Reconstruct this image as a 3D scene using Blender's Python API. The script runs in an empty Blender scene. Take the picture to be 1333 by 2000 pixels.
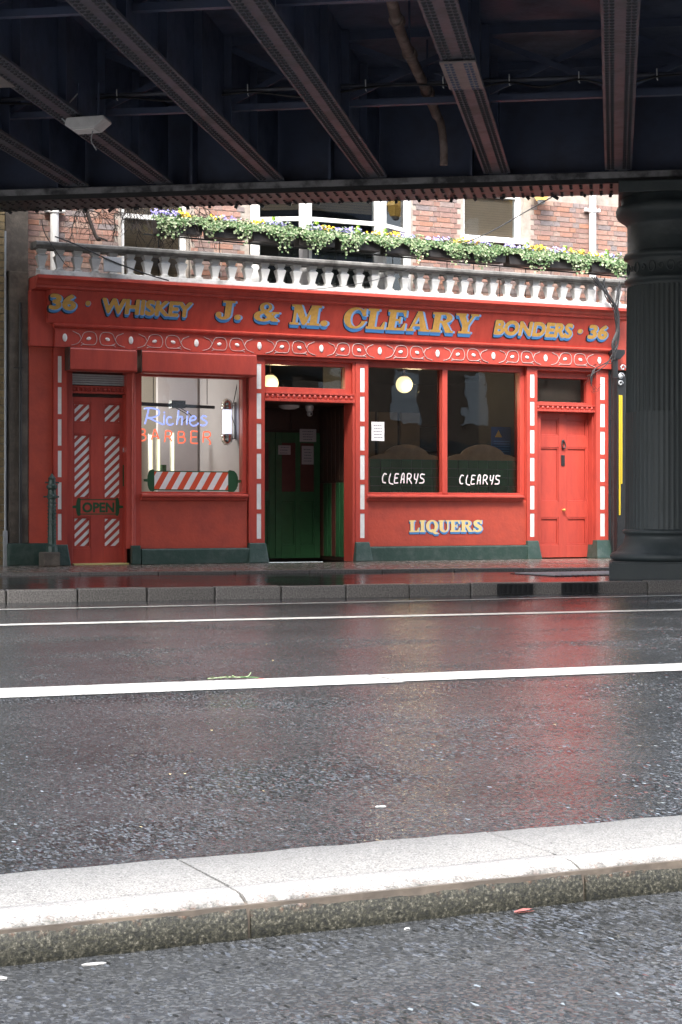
import bpy, bmesh, math, random
import numpy as np
from mathutils import Vector, Matrix
R = math.radians
random.seed(7); rng = np.random.default_rng(7)
sc = bpy.context.scene
COL = sc.collection

# ------------------------------------------------------------------ camera, sky, sun, exposure
F_PX, CAM_Z, HOR, CX = 3400.0, 0.85, 998.0, 666.5
cd = bpy.data.cameras.new('camera'); cam = bpy.data.objects.new('camera', cd); COL.objects.link(cam)
cam.location = (0, 0, CAM_Z); cam.rotation_euler = (R(90), 0, 0)
cd.sensor_fit = 'VERTICAL'; cd.sensor_height = 36; cd.sensor_width = 24
cd.lens = F_PX / 2000 * 36; cd.shift_y = -0.001
cd.clip_start = 0.05; cd.clip_end = 600
sc.camera = cam

SUN_EL, SUN_AZ = 50.0, 188.0            # azimuth clockwise from +Y (the view direction)
w = bpy.data.worlds.new('World'); sc.world = w; w.use_nodes = True
nt = w.node_tree; bg = nt.nodes['Background']
sky = nt.nodes.new('ShaderNodeTexSky'); sky.sky_type = 'NISHITA'; sky.sun_disc = False
sky.sun_elevation = R(SUN_EL); sky.sun_rotation = R(SUN_AZ)
sky.air_density = 1.0; sky.dust_density = 4.0; sky.ozone_density = 1.0
hs = nt.nodes.new('ShaderNodeHueSaturation'); hs.inputs['Saturation'].default_value = 0.55
nt.links.new(sky.outputs[0], hs.inputs['Color']); nt.links.new(hs.outputs[0], bg.inputs[0])
bg.inputs[1].default_value = 0.15
sl = bpy.data.lights.new('sun', 'SUN'); so = bpy.data.objects.new('sun', sl); COL.objects.link(so)
sl.energy = 1.1; sl.angle = R(20); sl.color = (1.0, 0.96, 0.90)
sd = Vector((math.sin(R(SUN_AZ)) * math.cos(R(SUN_EL)), math.cos(R(SUN_AZ)) * math.cos(R(SUN_EL)), math.sin(R(SUN_EL))))
so.rotation_euler = (-sd).to_track_quat('-Z', 'Y').to_euler(); so.location = sd * 40
sc.view_settings.view_transform = 'Standard'; sc.view_settings.look = 'None'
sc.view_settings.gamma = 1; sc.view_settings.use_curve_mapping = False
sc.view_settings.exposure = 2.25
sc.render.engine = 'CYCLES'
sc.cycles.use_denoising = True
sc.cycles.max_bounces = 10; sc.cycles.diffuse_bounces = 5; sc.cycles.glossy_bounces = 5; sc.cycles.transmission_bounces = 6
sc.cycles.sample_clamp_indirect = 6

# ------------------------------------------------------------------ frames
class Frame:
    def __init__(s, x, y, yaw):
        s.x, s.y, s.a = x, y, yaw
        s.u = (math.cos(yaw), math.sin(yaw)); s.v = (-math.sin(yaw), math.cos(yaw))
    def w(s, a, b): return (s.x + s.u[0]*a + s.v[0]*b, s.y + s.u[1]*a + s.v[1]*b)
    def W(s, a, b, z): return (*s.w(a, b), z)
    def S(s, px, d=0.0):                 # along-coordinate of the point seen at column px on the plane d
        k = (px - CX) / F_PX; o = s.w(0, d)
        return (k*o[1] - o[0]) / (s.u[0] - k*s.u[1])
    def Z(s, px, py, d=0.0):
        return CAM_Z + (HOR - py) * s.w(s.S(px, d), d)[1] / F_PX
    def P(s, px, py, d=0.0): return (s.S(px, d), s.Z(px, py, d))
    def G(s, px, py, z=0.0):             # ground point
        Y = F_PX * (CAM_Z - z) / (py - HOR); X = (px - CX) / F_PX * Y
        vx, vy = X - s.x, Y - s.y
        return (vx*s.u[0] + vy*s.u[1], vx*s.v[0] + vy*s.v[1])
    def sub(s, a, b, da):
        x, y = s.w(a, b); return Frame(x, y, s.a + da)
YAW = math.atan2(.4206, .907)
FA = Frame(3.255 - .907*7.643, 25.5 - .4206*7.643, YAW)      # facade: s along, d inwards
BR = Frame(3.65, 19.35, math.atan2(-.155, .988))             # bridge: e along its edge girder, g away from us
WORLD = Frame(0, 0, 0)

# ------------------------------------------------------------------ materials
def mat(name, col, rough=.5, metal=0., var=.0, vscale=6., bump=0., bscale=60., spec=.5, col2=None, thr=(.35, .7),
        rvar=0., stretch=None, obj_rand=None, island=None, emit=None, coat=0., detail=4.):
    m = bpy.data.materials.new(name); m.use_nodes = True
    t = m.node_tree; N = t.nodes; L = t.links; b = N['Principled BSDF']
    b.inputs['Base Color'].default_value = (*col, 1); b.inputs['Roughness'].default_value = rough
    b.inputs['Metallic'].default_value = metal; b.inputs['Specular IOR Level'].default_value = spec
    b.inputs['Coat Weight'].default_value = coat
    tc = N.new('ShaderNodeTexCoord')
    src = None
    if obj_rand or island:
        r = N.new('ShaderNodeValToRGB'); cols = obj_rand or island
        r.color_ramp.interpolation = 'LINEAR'
        while len(r.color_ramp.elements) < len(cols): r.color_ramp.elements.new(.5)
        for i, c in enumerate(cols):
            r.color_ramp.elements[i].position = i / max(1, len(cols) - 1); r.color_ramp.elements[i].color = (*c, 1)
        if obj_rand: L.new(N.new('ShaderNodeObjectInfo').outputs['Random'], r.inputs[0])
        else: L.new(N.new('ShaderNodeNewGeometry').outputs['Random Per Island'], r.inputs[0])
        src = r.outputs[0]
    if var or col2:
        n = N.new('ShaderNodeTexNoise'); n.inputs['Scale'].default_value = vscale; n.inputs['Detail'].default_value = detail
        n.inputs['Roughness'].default_value = .65
        if stretch:
            mp = N.new('ShaderNodeMapping'); mp.inputs['Scale'].default_value = stretch; L.new(tc.outputs['Object'], mp.inputs[0]); L.new(mp.outputs[0], n.inputs['Vector'])
        else: L.new(tc.outputs['Object'], n.inputs['Vector'])
        mr = N.new('ShaderNodeMapRange'); mr.inputs[1].default_value = thr[0]; mr.inputs[2].default_value = thr[1]
        L.new(n.outputs[0], mr.inputs[0])
        mx = N.new('ShaderNodeMix'); mx.data_type = 'RGBA'
        c2 = col2 or tuple(c * (1 - var) for c in col)
        if src is not None:
            mx.blend_type = 'MULTIPLY'
            mx.inputs[0].default_value = 1.
            g = N.new('ShaderNodeMapRange'); g.inputs[3].default_value = 1 - var; g.inputs[4].default_value = 1 + var * .5
            L.new(mr.outputs[0], g.inputs[0]); L.new(src, mx.inputs[6]); L.new(g.outputs[0], mx.inputs[7])
        else:
            mx.inputs[6].default_value = (*col, 1); mx.inputs[7].default_value = (*c2, 1)
            L.new(mr.outputs[0], mx.inputs[0])
        src = mx.outputs[2]
        if rvar:
            g2 = N.new('ShaderNodeMapRange'); g2.inputs[3].default_value = max(0.02, rough - rvar); g2.inputs[4].default_value = min(1, rough + rvar)
            L.new(mr.outputs[0], g2.inputs[0]); L.new(g2.outputs[0], b.inputs['Roughness'])
    if src is not None: L.new(src, b.inputs['Base Color'])
    if bump:
        n2 = N.new('ShaderNodeTexNoise'); n2.inputs['Scale'].default_value = bscale; n2.inputs['Detail'].default_value = 5
        L.new(tc.outputs['Object'], n2.inputs['Vector'])
        bp = N.new('ShaderNodeBump'); bp.inputs['Strength'].default_value = bump; bp.inputs['Distance'].default_value = .01
        L.new(n2.outputs[0], bp.inputs['Height']); L.new(bp.outputs[0], b.inputs['Normal'])
    if emit:
        b.inputs['Emission Color'].default_value = (*emit[0], 1); b.inputs['Emission Strength'].default_value = emit[1]
    return m

M = {}
M['red'] = mat('red_paint', (.47, .066, .045), .42, col2=(.33, .042, .032), thr=(.38, .75), detail=8, stretch=(2.2, 2.2, .55), vscale=3.5, bump=.12, bscale=30, rvar=.08)
M['red_rough'] = mat('red_render', (.46, .07, .042), .5, col2=(.33, .05, .034), thr=(.4, .75), detail=8, vscale=4, bump=.4, bscale=26, rvar=.1)
M['white'] = mat('white_paint', (.78, .78, .77), .45, var=.12, vscale=14)
M['stone_white'] = mat('painted_stone', (.56, .56, .55), .7, col2=(.22, .215, .20), vscale=6, detail=8, thr=(.48, .74), bump=.25, bscale=40)
M['rail_stone'] = mat('weathered_stone', (.2, .195, .185), .75, col2=(.06, .058, .053), vscale=4, thr=(.38, .66), bump=.3, bscale=40)
M['plinth'] = mat('green_tinted_stone', (.025, .055, .044), .45, col2=(.075, .10, .09), vscale=9, thr=(.45, .8), bump=.4, bscale=30)  # stone green, partly the bus light trail's tint put into the colour
M['mortar'] = mat('mortar', (.36, .32, .28), .9, var=.3, vscale=12, bump=.3, bscale=120)
BRICKS = [(.30, .16, .12), (.34, .20, .16), (.22, .14, .125), (.33, .165, .11), (.19, .16, .16), (.37, .25, .20), (.26, .18, .155), (.21, .18, .18), (.32, .17, .13)]
M['brick'] = mat('brick_red', (.3, .1, .06), .85, obj_rand=BRICKS, var=.28, vscale=25, bump=.4, bscale=90)
M['brick_stuff'] = mat('brick_red_wall', (.3, .1, .06), .85, island=BRICKS, var=.28, vscale=25, bump=.4, bscale=90)
YB = [(.30, .22, .11), (.34, .26, .14), (.24, .18, .10), (.28, .22, .12), (.20, .14, .08)]
M['ybrick'] = mat('brick_yellow', (.3, .22, .1), .85, obj_rand=YB, var=.3, vscale=18, bump=.4, bscale=60)
M['ybrick_stuff'] = mat('brick_yellow_wall', (.3, .22, .1), .85, island=YB, var=.3, vscale=18, bump=.4, bscale=60)
M['soot'] = mat('sooty_stone', (.085, .072, .06), .8, col2=(.18, .15, .12), vscale=5, thr=(.45, .75), bump=.5, bscale=25)
M['dark_wall'] = mat('black_painted_wall', (.018, .022, .022), .55, var=.3, vscale=5, bump=.3, bscale=30)
M['black'] = mat('black_iron', (.02, .022, .024), .4, var=.3, vscale=12, bump=.2, bscale=40)
M['steel'] = mat('bridge_steel', (.07, .09, .15), .55, col2=(.06, .065, .095), vscale=2.2, thr=(.45, .75), bump=.35, bscale=18, rvar=.12)  # bluish lens haze is mixed into this base colour
M['steel_rust'] = mat('bridge_flange', (.075, .083, .11), .55, col2=(.095, .08, .08), vscale=2.5, thr=(.48, .75), bump=.4, bscale=22, rvar=.12)
M['steel_ledge'] = mat('bridge_edge', (.24, .24, .25), .6, col2=(.045, .045, .05), vscale=4, thr=(.4, .62), bump=.5, bscale=25)
M['rivet'] = mat('rivet_iron', (.022, .022, .028), .6)
M['steel_new'] = mat('splice_steel', (.22, .20, .20), .5, var=.25, vscale=8, bump=.3, bscale=30)
M['rust_pipe'] = mat('rusty_iron', (.13, .09, .075), .7, col2=(.28, .22, .2), vscale=4, thr=(.45, .7), bump=.5, bscale=20)
M['col_paint'] = mat('column_paint', (.042, .054, .058), .58, col2=(.06, .072, .072), vscale=5, thr=(.45, .8), bump=.25, bscale=30, rvar=.1)
M['gold'] = mat('gold_leaf', (.62, .36, .09), .42, var=.25, vscale=20)
M['cream_gold'] = mat('cream_gold', (.80, .60, .26), .45, var=.12, vscale=30)
M['blue'] = mat('sign_blue', (.06, .22, .50), .45)
M['lblue'] = mat('sign_light_blue', (.22, .40, .72), .45)
M['ink'] = mat('sign_black', (.015, .017, .02), .5)
M['scroll'] = mat('scroll_silver', (.52, .40, .39), .45)
M['chrome'] = mat('chrome', (.75, .75, .76), .16, metal=1.)
M['grey_metal'] = mat('grey_metal', (.42, .44, .46), .45, metal=.3, var=.2, vscale=10)
M['lamp_case'] = mat('lamp_case', (.6, .6, .6), .5, var=.2, vscale=10)
M['yellow'] = mat('yellow_band', (.58, .43, .03), .4)
M['green_dec'] = mat('green_decal', (.012, .07, .025), .5)
M['orange_red'] = mat('decal_red', (.62, .08, .03), .45)
M['wood'] = mat('varnished_wood', (.55, .30, .16), .4, col2=(.40, .20, .10), vscale=7, bump=.1)
M['tile'] = mat('green_tile', (.012, .075, .035), .12, obj_rand=[(.045, .15, .07), (.055, .19, .09), (.05, .17, .08)])
M['grout'] = mat('grout', (.20, .26, .22), .7)
M['dark_wood'] = mat('dark_wood', (.06, .028, .02), .45, var=.3, vscale=8)
M['trail_green'] = mat('lobby_trail_green', (.03, .115, .045), .4, var=.25, vscale=7)  # green of a passing bus's light trail put into the colour
M['door_maroon'] = mat('lobby_maroon', (.11, .03, .025), .4, var=.25, vscale=7)
M['bar_dark'] = mat('bar_dark', (.045, .035, .03), .7, var=.3, vscale=3)
M['bar_tan'] = mat('bar_tan', (.30, .21, .15), .7, var=.2, vscale=3)
M['cream'] = mat('cream_wall', (.56, .51, .46), .8, var=.1, vscale=2)
M['lilac'] = mat('neon_tinted_wall', (.50, .47, .50), .8, var=.1, vscale=2)  # white walls with the neon's purplish light put into the colour
M['paper'] = mat('paper', (.75, .74, .74), .7)
M['paper_dim'] = mat('paper_dim', (.45, .40, .42), .7)
M['print'] = mat('print_ink', (.12, .12, .15), .7)
M['banner'] = mat('banner_blue', (.015, .07, .22), .6)
M['blind'] = mat('brown_blind', (.46, .30, .20), .7, var=.12, vscale=3)
M['room'] = mat('dim_room', (.08, .075, .07), .8)
M['trough'] = mat('plastic_trough', (.035, .03, .028), .5, var=.3, vscale=8)
M['leaf'] = mat('variegated_leaf', (.1, .2, .06), .5, island=[(.035, .095, .025), (.08, .16, .05), (.30, .36, .19), (.05, .115, .035), (.42, .46, .30), (.10, .18, .06), (.04, .10, .03)])
M['sprig'] = mat('bright_sprig', (.22, .42, .04), .5, island=[(.2, .4, .04), (.34, .5, .07)])
M['petal'] = mat('petals', (.5, .4, .6), .55, island=[(.72, .42, .01), (.80, .55, .03), (.34, .30, .60), (.44, .42, .72), (.60, .55, .78), (.13, .04, .25), (.75, .48, .02)])
M['twig'] = mat('bare_twig', (.035, .026, .022), .8)
M['cable'] = mat('black_cable', (.02, .02, .022), .5)
M['granite'] = mat('granite', (.40, .385, .36), .55, obj_rand=[(.36, .34, .32), (.43, .41, .38), (.39, .375, .35)], var=.5, vscale=170, bump=.35, bscale=120, detail=2., thr=(.3, .6))
M['granite_dark'] = mat('wet_granite', (.2, .19, .18), .35, obj_rand=[(.11, .105, .10), (.18, .17, .16), (.14, .135, .13)], var=.75, vscale=70, bump=.4, bscale=90, detail=3., thr=(.3, .65))
M['slab'] = mat('paving_slab', (.24, .2, .17), .22, obj_rand=[(.19, .16, .13), (.26, .21, .17), (.22, .20, .18), (.24, .17, .13)], var=.3, vscale=9, bump=.15, bscale=60, rvar=.14)
M['line'] = mat('road_paint', (.43, .43, .42), .42, col2=(.20, .20, .195), vscale=9, detail=12, thr=(.52, .66), bump=.35, bscale=70)
M['litter'] = mat('white_litter', (.45, .45, .44), .7)
M['red_litter'] = mat('red_litter', (.26, .09, .08), .5)
M['amber'] = mat('amber_lantern', (.85, .58, .16), .35, emit=((1., .62, .18), .22))
M['globe'] = mat('lit_globe', (.9, .8, .6), .4, emit=((1., .74, .36), .34))
M['tube'] = mat('lit_tube', (.9, .9, .8), .4, emit=((1., .84, .52), .42))
M['neon_blue'] = mat('neon_blue', (.3, .35, .9), .3, emit=((.30, .36, 1.), .36))
M['neon_red'] = mat('neon_red', (.9, .2, .1), .3, emit=((1., .17, .09), .28))
M['pole_glow'] = mat('pole_glow', (.9, .9, 1.), .3, emit=((.80, .80, 1.), .32))
M['sill_yellow'] = mat('yellow_threshold', (.60, .52, .22), .4)  # flat pale yellow for the barber door threshold

def glass_mat(name, tint=(.9, .95, .95), rough=.0, alpha=.0, wob=.0):
    m = bpy.data.materials.new(name); m.use_nodes = True; t = m.node_tree; N = t.nodes; L = t.links
    N.remove(N['Principled BSDF']); o = N['Material Output']
    tr = N.new('ShaderNodeBsdfTransparent'); tr.inputs[0].default_value = (*tint, 1)
    gl = N.new('ShaderNodeBsdfGlossy'); gl.inputs['Roughness'].default_value = rough
    fr = N.new('ShaderNodeFresnel'); fr.inputs[0].default_value = 1.5
    ad = N.new('ShaderNodeMath'); ad.operation = 'MULTIPLY_ADD'; ad.inputs[1].default_value = 1.0; ad.inputs[2].default_value = alpha; ad.use_clamp = True
    mx = N.new('ShaderNodeMixShader')
    if wob:
        tc = N.new('ShaderNodeTexCoord'); n = N.new('ShaderNodeTexNoise'); n.inputs['Scale'].default_value = 2.
        b = N.new('ShaderNodeBump'); b.inputs['Strength'].default_value = wob; b.inputs['Distance'].default_value = .02
        L.new(tc.outputs['Object'], n.inputs[0]); L.new(n.outputs[0], b.inputs['Height']); L.new(b.outputs[0], gl.inputs['Normal'])
    L.new(fr.outputs[0], ad.inputs[0]); L.new(ad.outputs[0], mx.inputs[0]); L.new(tr.outputs[0], mx.inputs[1]); L.new(gl.outputs[0], mx.inputs[2])
    L.new(mx.outputs[0], o.inputs[0]); return m
M['glass'] = glass_mat('window_glass', wob=.08)
M['glass_dark'] = glass_mat('old_glass', (.7, .75, .75), .02, .03, wob=.15)

def road_mat(name, base, chip, r0, r1, bump, smooth=.25, film=None, beads=False):
    m = bpy.data.materials.new(name); m.use_nodes = True; t = m.node_tree; N = t.nodes; L = t.links; b = N['Principled BSDF']
    tc = N.new('ShaderNodeTexCoord')
    def noise(scale, det=4, ro=.6):
        n = N.new('ShaderNodeTexNoise'); n.inputs['Scale'].default_value = scale; n.inputs['Detail'].default_value = det; n.inputs['Roughness'].default_value = ro
        L.new(tc.outputs['Object'], n.inputs['Vector']); return n.outputs[0]
    def rng_(v, a, b_, c=0., d=1.):
        r = N.new('ShaderNodeMapRange'); r.inputs[1].default_value = a; r.inputs[2].default_value = b_; r.inputs[3].default_value = c; r.inputs[4].default_value = d
        L.new(v, r.inputs[0]); return r.outputs[0]
    def mth(op, a, b_):
        n = N.new('ShaderNodeMath'); n.operation = op
        for k, v in enumerate((a, b_)):
            if isinstance(v, (int, float)): n.inputs[k].default_value = v
            else: L.new(v, n.inputs[k])
        return n.outputs[0]
    vo = N.new('ShaderNodeTexVoronoi'); vo.inputs['Scale'].default_value = 150; L.new(tc.outputs['Object'], vo.inputs['Vector'])
    mx = N.new('ShaderNodeMix'); mx.data_type = 'RGBA'
    mx.inputs[6].default_value = (*base, 1); mx.inputs[7].default_value = (*chip, 1)
    sep = N.new('ShaderNodeSeparateColor'); L.new(vo.outputs['Color'], sep.inputs[0])
    L.new(rng_(sep.outputs[0], .45, 1.), mx.inputs[0])
    m2 = N.new('ShaderNodeMix'); m2.data_type = 'RGBA'; m2.blend_type = 'MULTIPLY'; m2.inputs[0].default_value = 1
    L.new(mx.outputs[2], m2.inputs[6]); L.new(rng_(noise(.9, 6, .6), .3, .7, .7, 1.2), m2.inputs[7])
    L.new(m2.outputs[2], b.inputs['Base Color'])
    wet = rng_(noise(1.3, 5, .62), .36, .64)           # 0 = standing film, 1 = drained texture
    if film:                                            # water gathers against the separator kerb
        sx = N.new('ShaderNodeSeparateXYZ'); L.new(tc.outputs['Object'], sx.inputs[0])
        edge = rng_(mth('ADD', sx.outputs[1], mth('MULTIPLY', noise(3, 4), .25)), film[0], film[1])
        wet = mth('MULTIPLY', wet, edge if film[0] > film[1] else edge)
    # glassy beads of water left in the low spots: single smooth facets among the rough chips
    mp2 = N.new('ShaderNodeMapping'); mp2.inputs['Scale'].default_value = (150, 62, 1); L.new(tc.outputs['Object'], mp2.inputs[0])
    v2 = N.new('ShaderNodeTexVoronoi'); v2.inputs['Scale'].default_value = 1; L.new(mp2.outputs[0], v2.inputs['Vector'])
    s2 = N.new('ShaderNodeSeparateColor'); L.new(v2.outputs['Color'], s2.inputs[0])
    mp3 = N.new('ShaderNodeMapping'); mp3.inputs['Scale'].default_value = (.55, .8, 1); L.new(tc.outputs['Object'], mp3.inputs[0])
    n3 = N.new('ShaderNodeTexNoise'); n3.inputs['Scale'].default_value = 1.5; n3.inputs['Detail'].default_value = 7; n3.inputs['Roughness'].default_value = .62; L.new(mp3.outputs[0], n3.inputs['Vector'])
    dens = rng_(n3.outputs[0], .50, .63, .07, .92)
    bead = mth('LESS_THAN', s2.outputs[2], dens) if beads else 0.
    rgh = rng_(wet, 0, 1, r0, r1)
    if beads:
        mr = N.new('ShaderNodeMix'); L.new(bead, mr.inputs[0]); L.new(rgh, mr.inputs[2]); mr.inputs[3].default_value = .08; rgh = mr.outputs[0]
    L.new(rgh, b.inputs['Roughness'])
    b.inputs['Specular IOR Level'].default_value = .30
    if beads:
        sp = N.new('ShaderNodeMix'); L.new(bead, sp.inputs[0]); sp.inputs[2].default_value = .22; sp.inputs[3].default_value = 1.0; L.new(sp.outputs[0], b.inputs['Specular IOR Level'])
    # aggregate: every chip tilts its own way, so single wet chips catch the light
    nm = N.new('ShaderNodeVectorMath'); nm.operation = 'SUBTRACT'; nm.inputs[1].default_value = (.5, .5, .5); L.new(vo.outputs['Color'], nm.inputs[0])
    sc_n = N.new('ShaderNodeVectorMath'); sc_n.operation = 'SCALE'; L.new(nm.outputs[0], sc_n.inputs[0]); tilt = rng_(wet, 0, 1, bump*smooth, bump)
    if beads:
        inv = mth('SUBTRACT', 1.0, mth('MULTIPLY', bead, .8)); tilt = mth('ADD', mth('MULTIPLY', tilt, mth('SUBTRACT', 1.0, bead)), mth('MULTIPLY', bead, 1.35))
        vm = N.new('ShaderNodeMix'); vm.data_type = 'VECTOR'; L.new(bead, vm.inputs[0]); L.new(vo.outputs['Color'], vm.inputs[4]); L.new(v2.outputs['Color'], vm.inputs[5]); rc = N.new('ShaderNodeVectorMath'); rc.operation = 'MULTIPLY_ADD'; rc.inputs[1].default_value = (1, 1, 1); rc.inputs[2].default_value = (0, 0, 0); L.new(vm.outputs[1], rc.inputs[0]); L.new(rc.outputs[0], nm.inputs[0])
    L.new(tilt, sc_n.inputs['Scale'])
    fl = N.new('ShaderNodeVectorMath'); fl.operation = 'MULTIPLY'; fl.inputs[1].default_value = (1, 1, 0); L.new(sc_n.outputs[0], fl.inputs[0])
    bp = N.new('ShaderNodeBump'); bp.inputs['Distance'].default_value = .004
    bst = rng_(wet, 0, 1, .04, .22)
    L.new(mth('MULTIPLY', bst, inv) if beads else bst, bp.inputs['Strength']); L.new(noise(85, 5, .7), bp.inputs['Height'])
    ad = N.new('ShaderNodeVectorMath'); ad.operation = 'ADD'; L.new(bp.outputs[0], ad.inputs[0]); L.new(fl.outputs[0], ad.inputs[1])
    no = N.new('ShaderNodeVectorMath'); no.operation = 'NORMALIZE'; L.new(ad.outputs[0], no.inputs[0]); L.new(no.outputs[0], b.inputs['Normal'])
    return m
M['road'] = road_mat('wet_asphalt', (.036, .039, .043), (.085, .09, .095), .14, .38, .42, .5, film=(-6.62, -7.0), beads=True)
M['track'] = road_mat('wet_track', (.03, .028, .032), (.05, .048, .05), .05, .16, .10)
M['puddle'] = road_mat('puddle_film', (.02, .021, .02), (.035, .035, .032), .02, .06, .03)

# mossy granite for the near separator kerb: clean top, grime low on the face (by height in the stone)
def kerb_mat():
    m = bpy.data.materials.new('mossy_granite'); m.use_nodes = True; t = m.node_tree; N = t.nodes; L = t.links; b = N['Principled BSDF']
    tc = N.new('ShaderNodeTexCoord'); sx = N.new('ShaderNodeSeparateXYZ'); L.new(tc.outputs['Object'], sx.inputs[0])
    def noise(s, d=3):
        n = N.new('ShaderNodeTexNoise'); n.inputs['Scale'].default_value = s; n.inputs['Detail'].default_value = d; n.inputs['Roughness'].default_value = .7
        L.new(tc.outputs['Object'], n.inputs['Vector']); return n.outputs[0]
    def ramp(v, *st):
        r = N.new('ShaderNodeValToRGB')
        while len(r.color_ramp.elements) < len(st): r.color_ramp.elements.new(.5)
        for e, (p, c) in zip(r.color_ramp.elements, st): e.position = p; e.color = (*c, 1)
        L.new(v, r.inputs[0]); return r.outputs[0]
    top0 = ramp(noise(230), (.33, (.05, .05, .05)), (.46, (.18, .178, .17)), (.62, (.29, .287, .275)))
    nose = ramp(noise(190), (.32, (.12, .115, .11)), (.48, (.30, .29, .275)), (.6, (.40, .39, .375)))
    ny = N.new('ShaderNodeMapRange'); ny.inputs[1].default_value = -.315; ny.inputs[2].default_value = -.345; L.new(sx.outputs[1], ny.inputs[0])
    mt = N.new('ShaderNodeMix'); mt.data_type = 'RGBA'; L.new(ny.outputs[0], mt.inputs[0]); L.new(top0, mt.inputs[6]); L.new(nose, mt.inputs[7]); top = mt.outputs[2]
    moss = ramp(noise(130, 4), (.34, (.006, .007, .006)), (.47, (.015, .016, .011)), (.58, (.042, .041, .029)), (.70, (.15, .145, .12)))
    rust = ramp(noise(38, 4), (.54, (0, 0, 0)), (.72, (1, 1, 1)))
    a = N.new('ShaderNodeMath'); a.operation = 'MULTIPLY_ADD'; a.inputs[1].default_value = .045; L.new(noise(30, 6), a.inputs[0]); L.new(sx.outputs[2], a.inputs[2])
    k = N.new('ShaderNodeMapRange'); k.inputs[1].default_value = .080; k.inputs[2].default_value = .099; L.new(a.outputs[0], k.inputs[0])
    kr = N.new('ShaderNodeMapRange'); kr.inputs[1].default_value = .065; kr.inputs[2].default_value = .09; L.new(a.outputs[0], kr.inputs[0])
    rm = N.new('ShaderNodeMath'); rm.operation = 'MULTIPLY'; L.new(kr.outputs[0], rm.inputs[0]); L.new(rust, rm.inputs[1])
    m0 = N.new('ShaderNodeMix'); m0.data_type = 'RGBA'; L.new(rm.outputs[0], m0.inputs[0]); L.new(moss, m0.inputs[6]); m0.inputs[7].default_value = (.13, .055, .026, 1)
    m1 = N.new('ShaderNodeMix'); m1.data_type = 'RGBA'; L.new(k.outputs[0], m1.inputs[0]); L.new(m0.outputs[2], m1.inputs[6]); L.new(top, m1.inputs[7])
    L.new(m1.outputs[2], b.inputs['Base Color']); b.inputs['Roughness'].default_value = .6
    bp = N.new('ShaderNodeBump'); bp.inputs['Strength'].default_value = .6; bp.inputs['Distance'].default_value = .006
    L.new(noise(120, 4), bp.inputs['Height']); L.new(bp.outputs[0], b.inputs['Normal'])
    return m
M['kerb'] = kerb_mat()

# ------------------------------------------------------------------ mesh helpers
ORG = {}                                        # object name -> (frame, origin in that frame)
def tag(o, label=None, cat=None, group=None, kind=None):
    if label: o['label'] = label
    if cat: o['category'] = cat
    if group: o['group'] = group
    if kind: o['kind'] = kind
    return o
def thing(name, label, cat, at=(0, 0, 0), frame=FA, group=None, kind=None):
    o = bpy.data.objects.new(name, None); COL.objects.link(o); o.empty_display_size = .1
    o.location = frame.W(*at); o.rotation_euler = (0, 0, frame.a)
    ORG[o.name] = (frame, Vector(at)); return tag(o, label, cat, group, kind)

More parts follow.
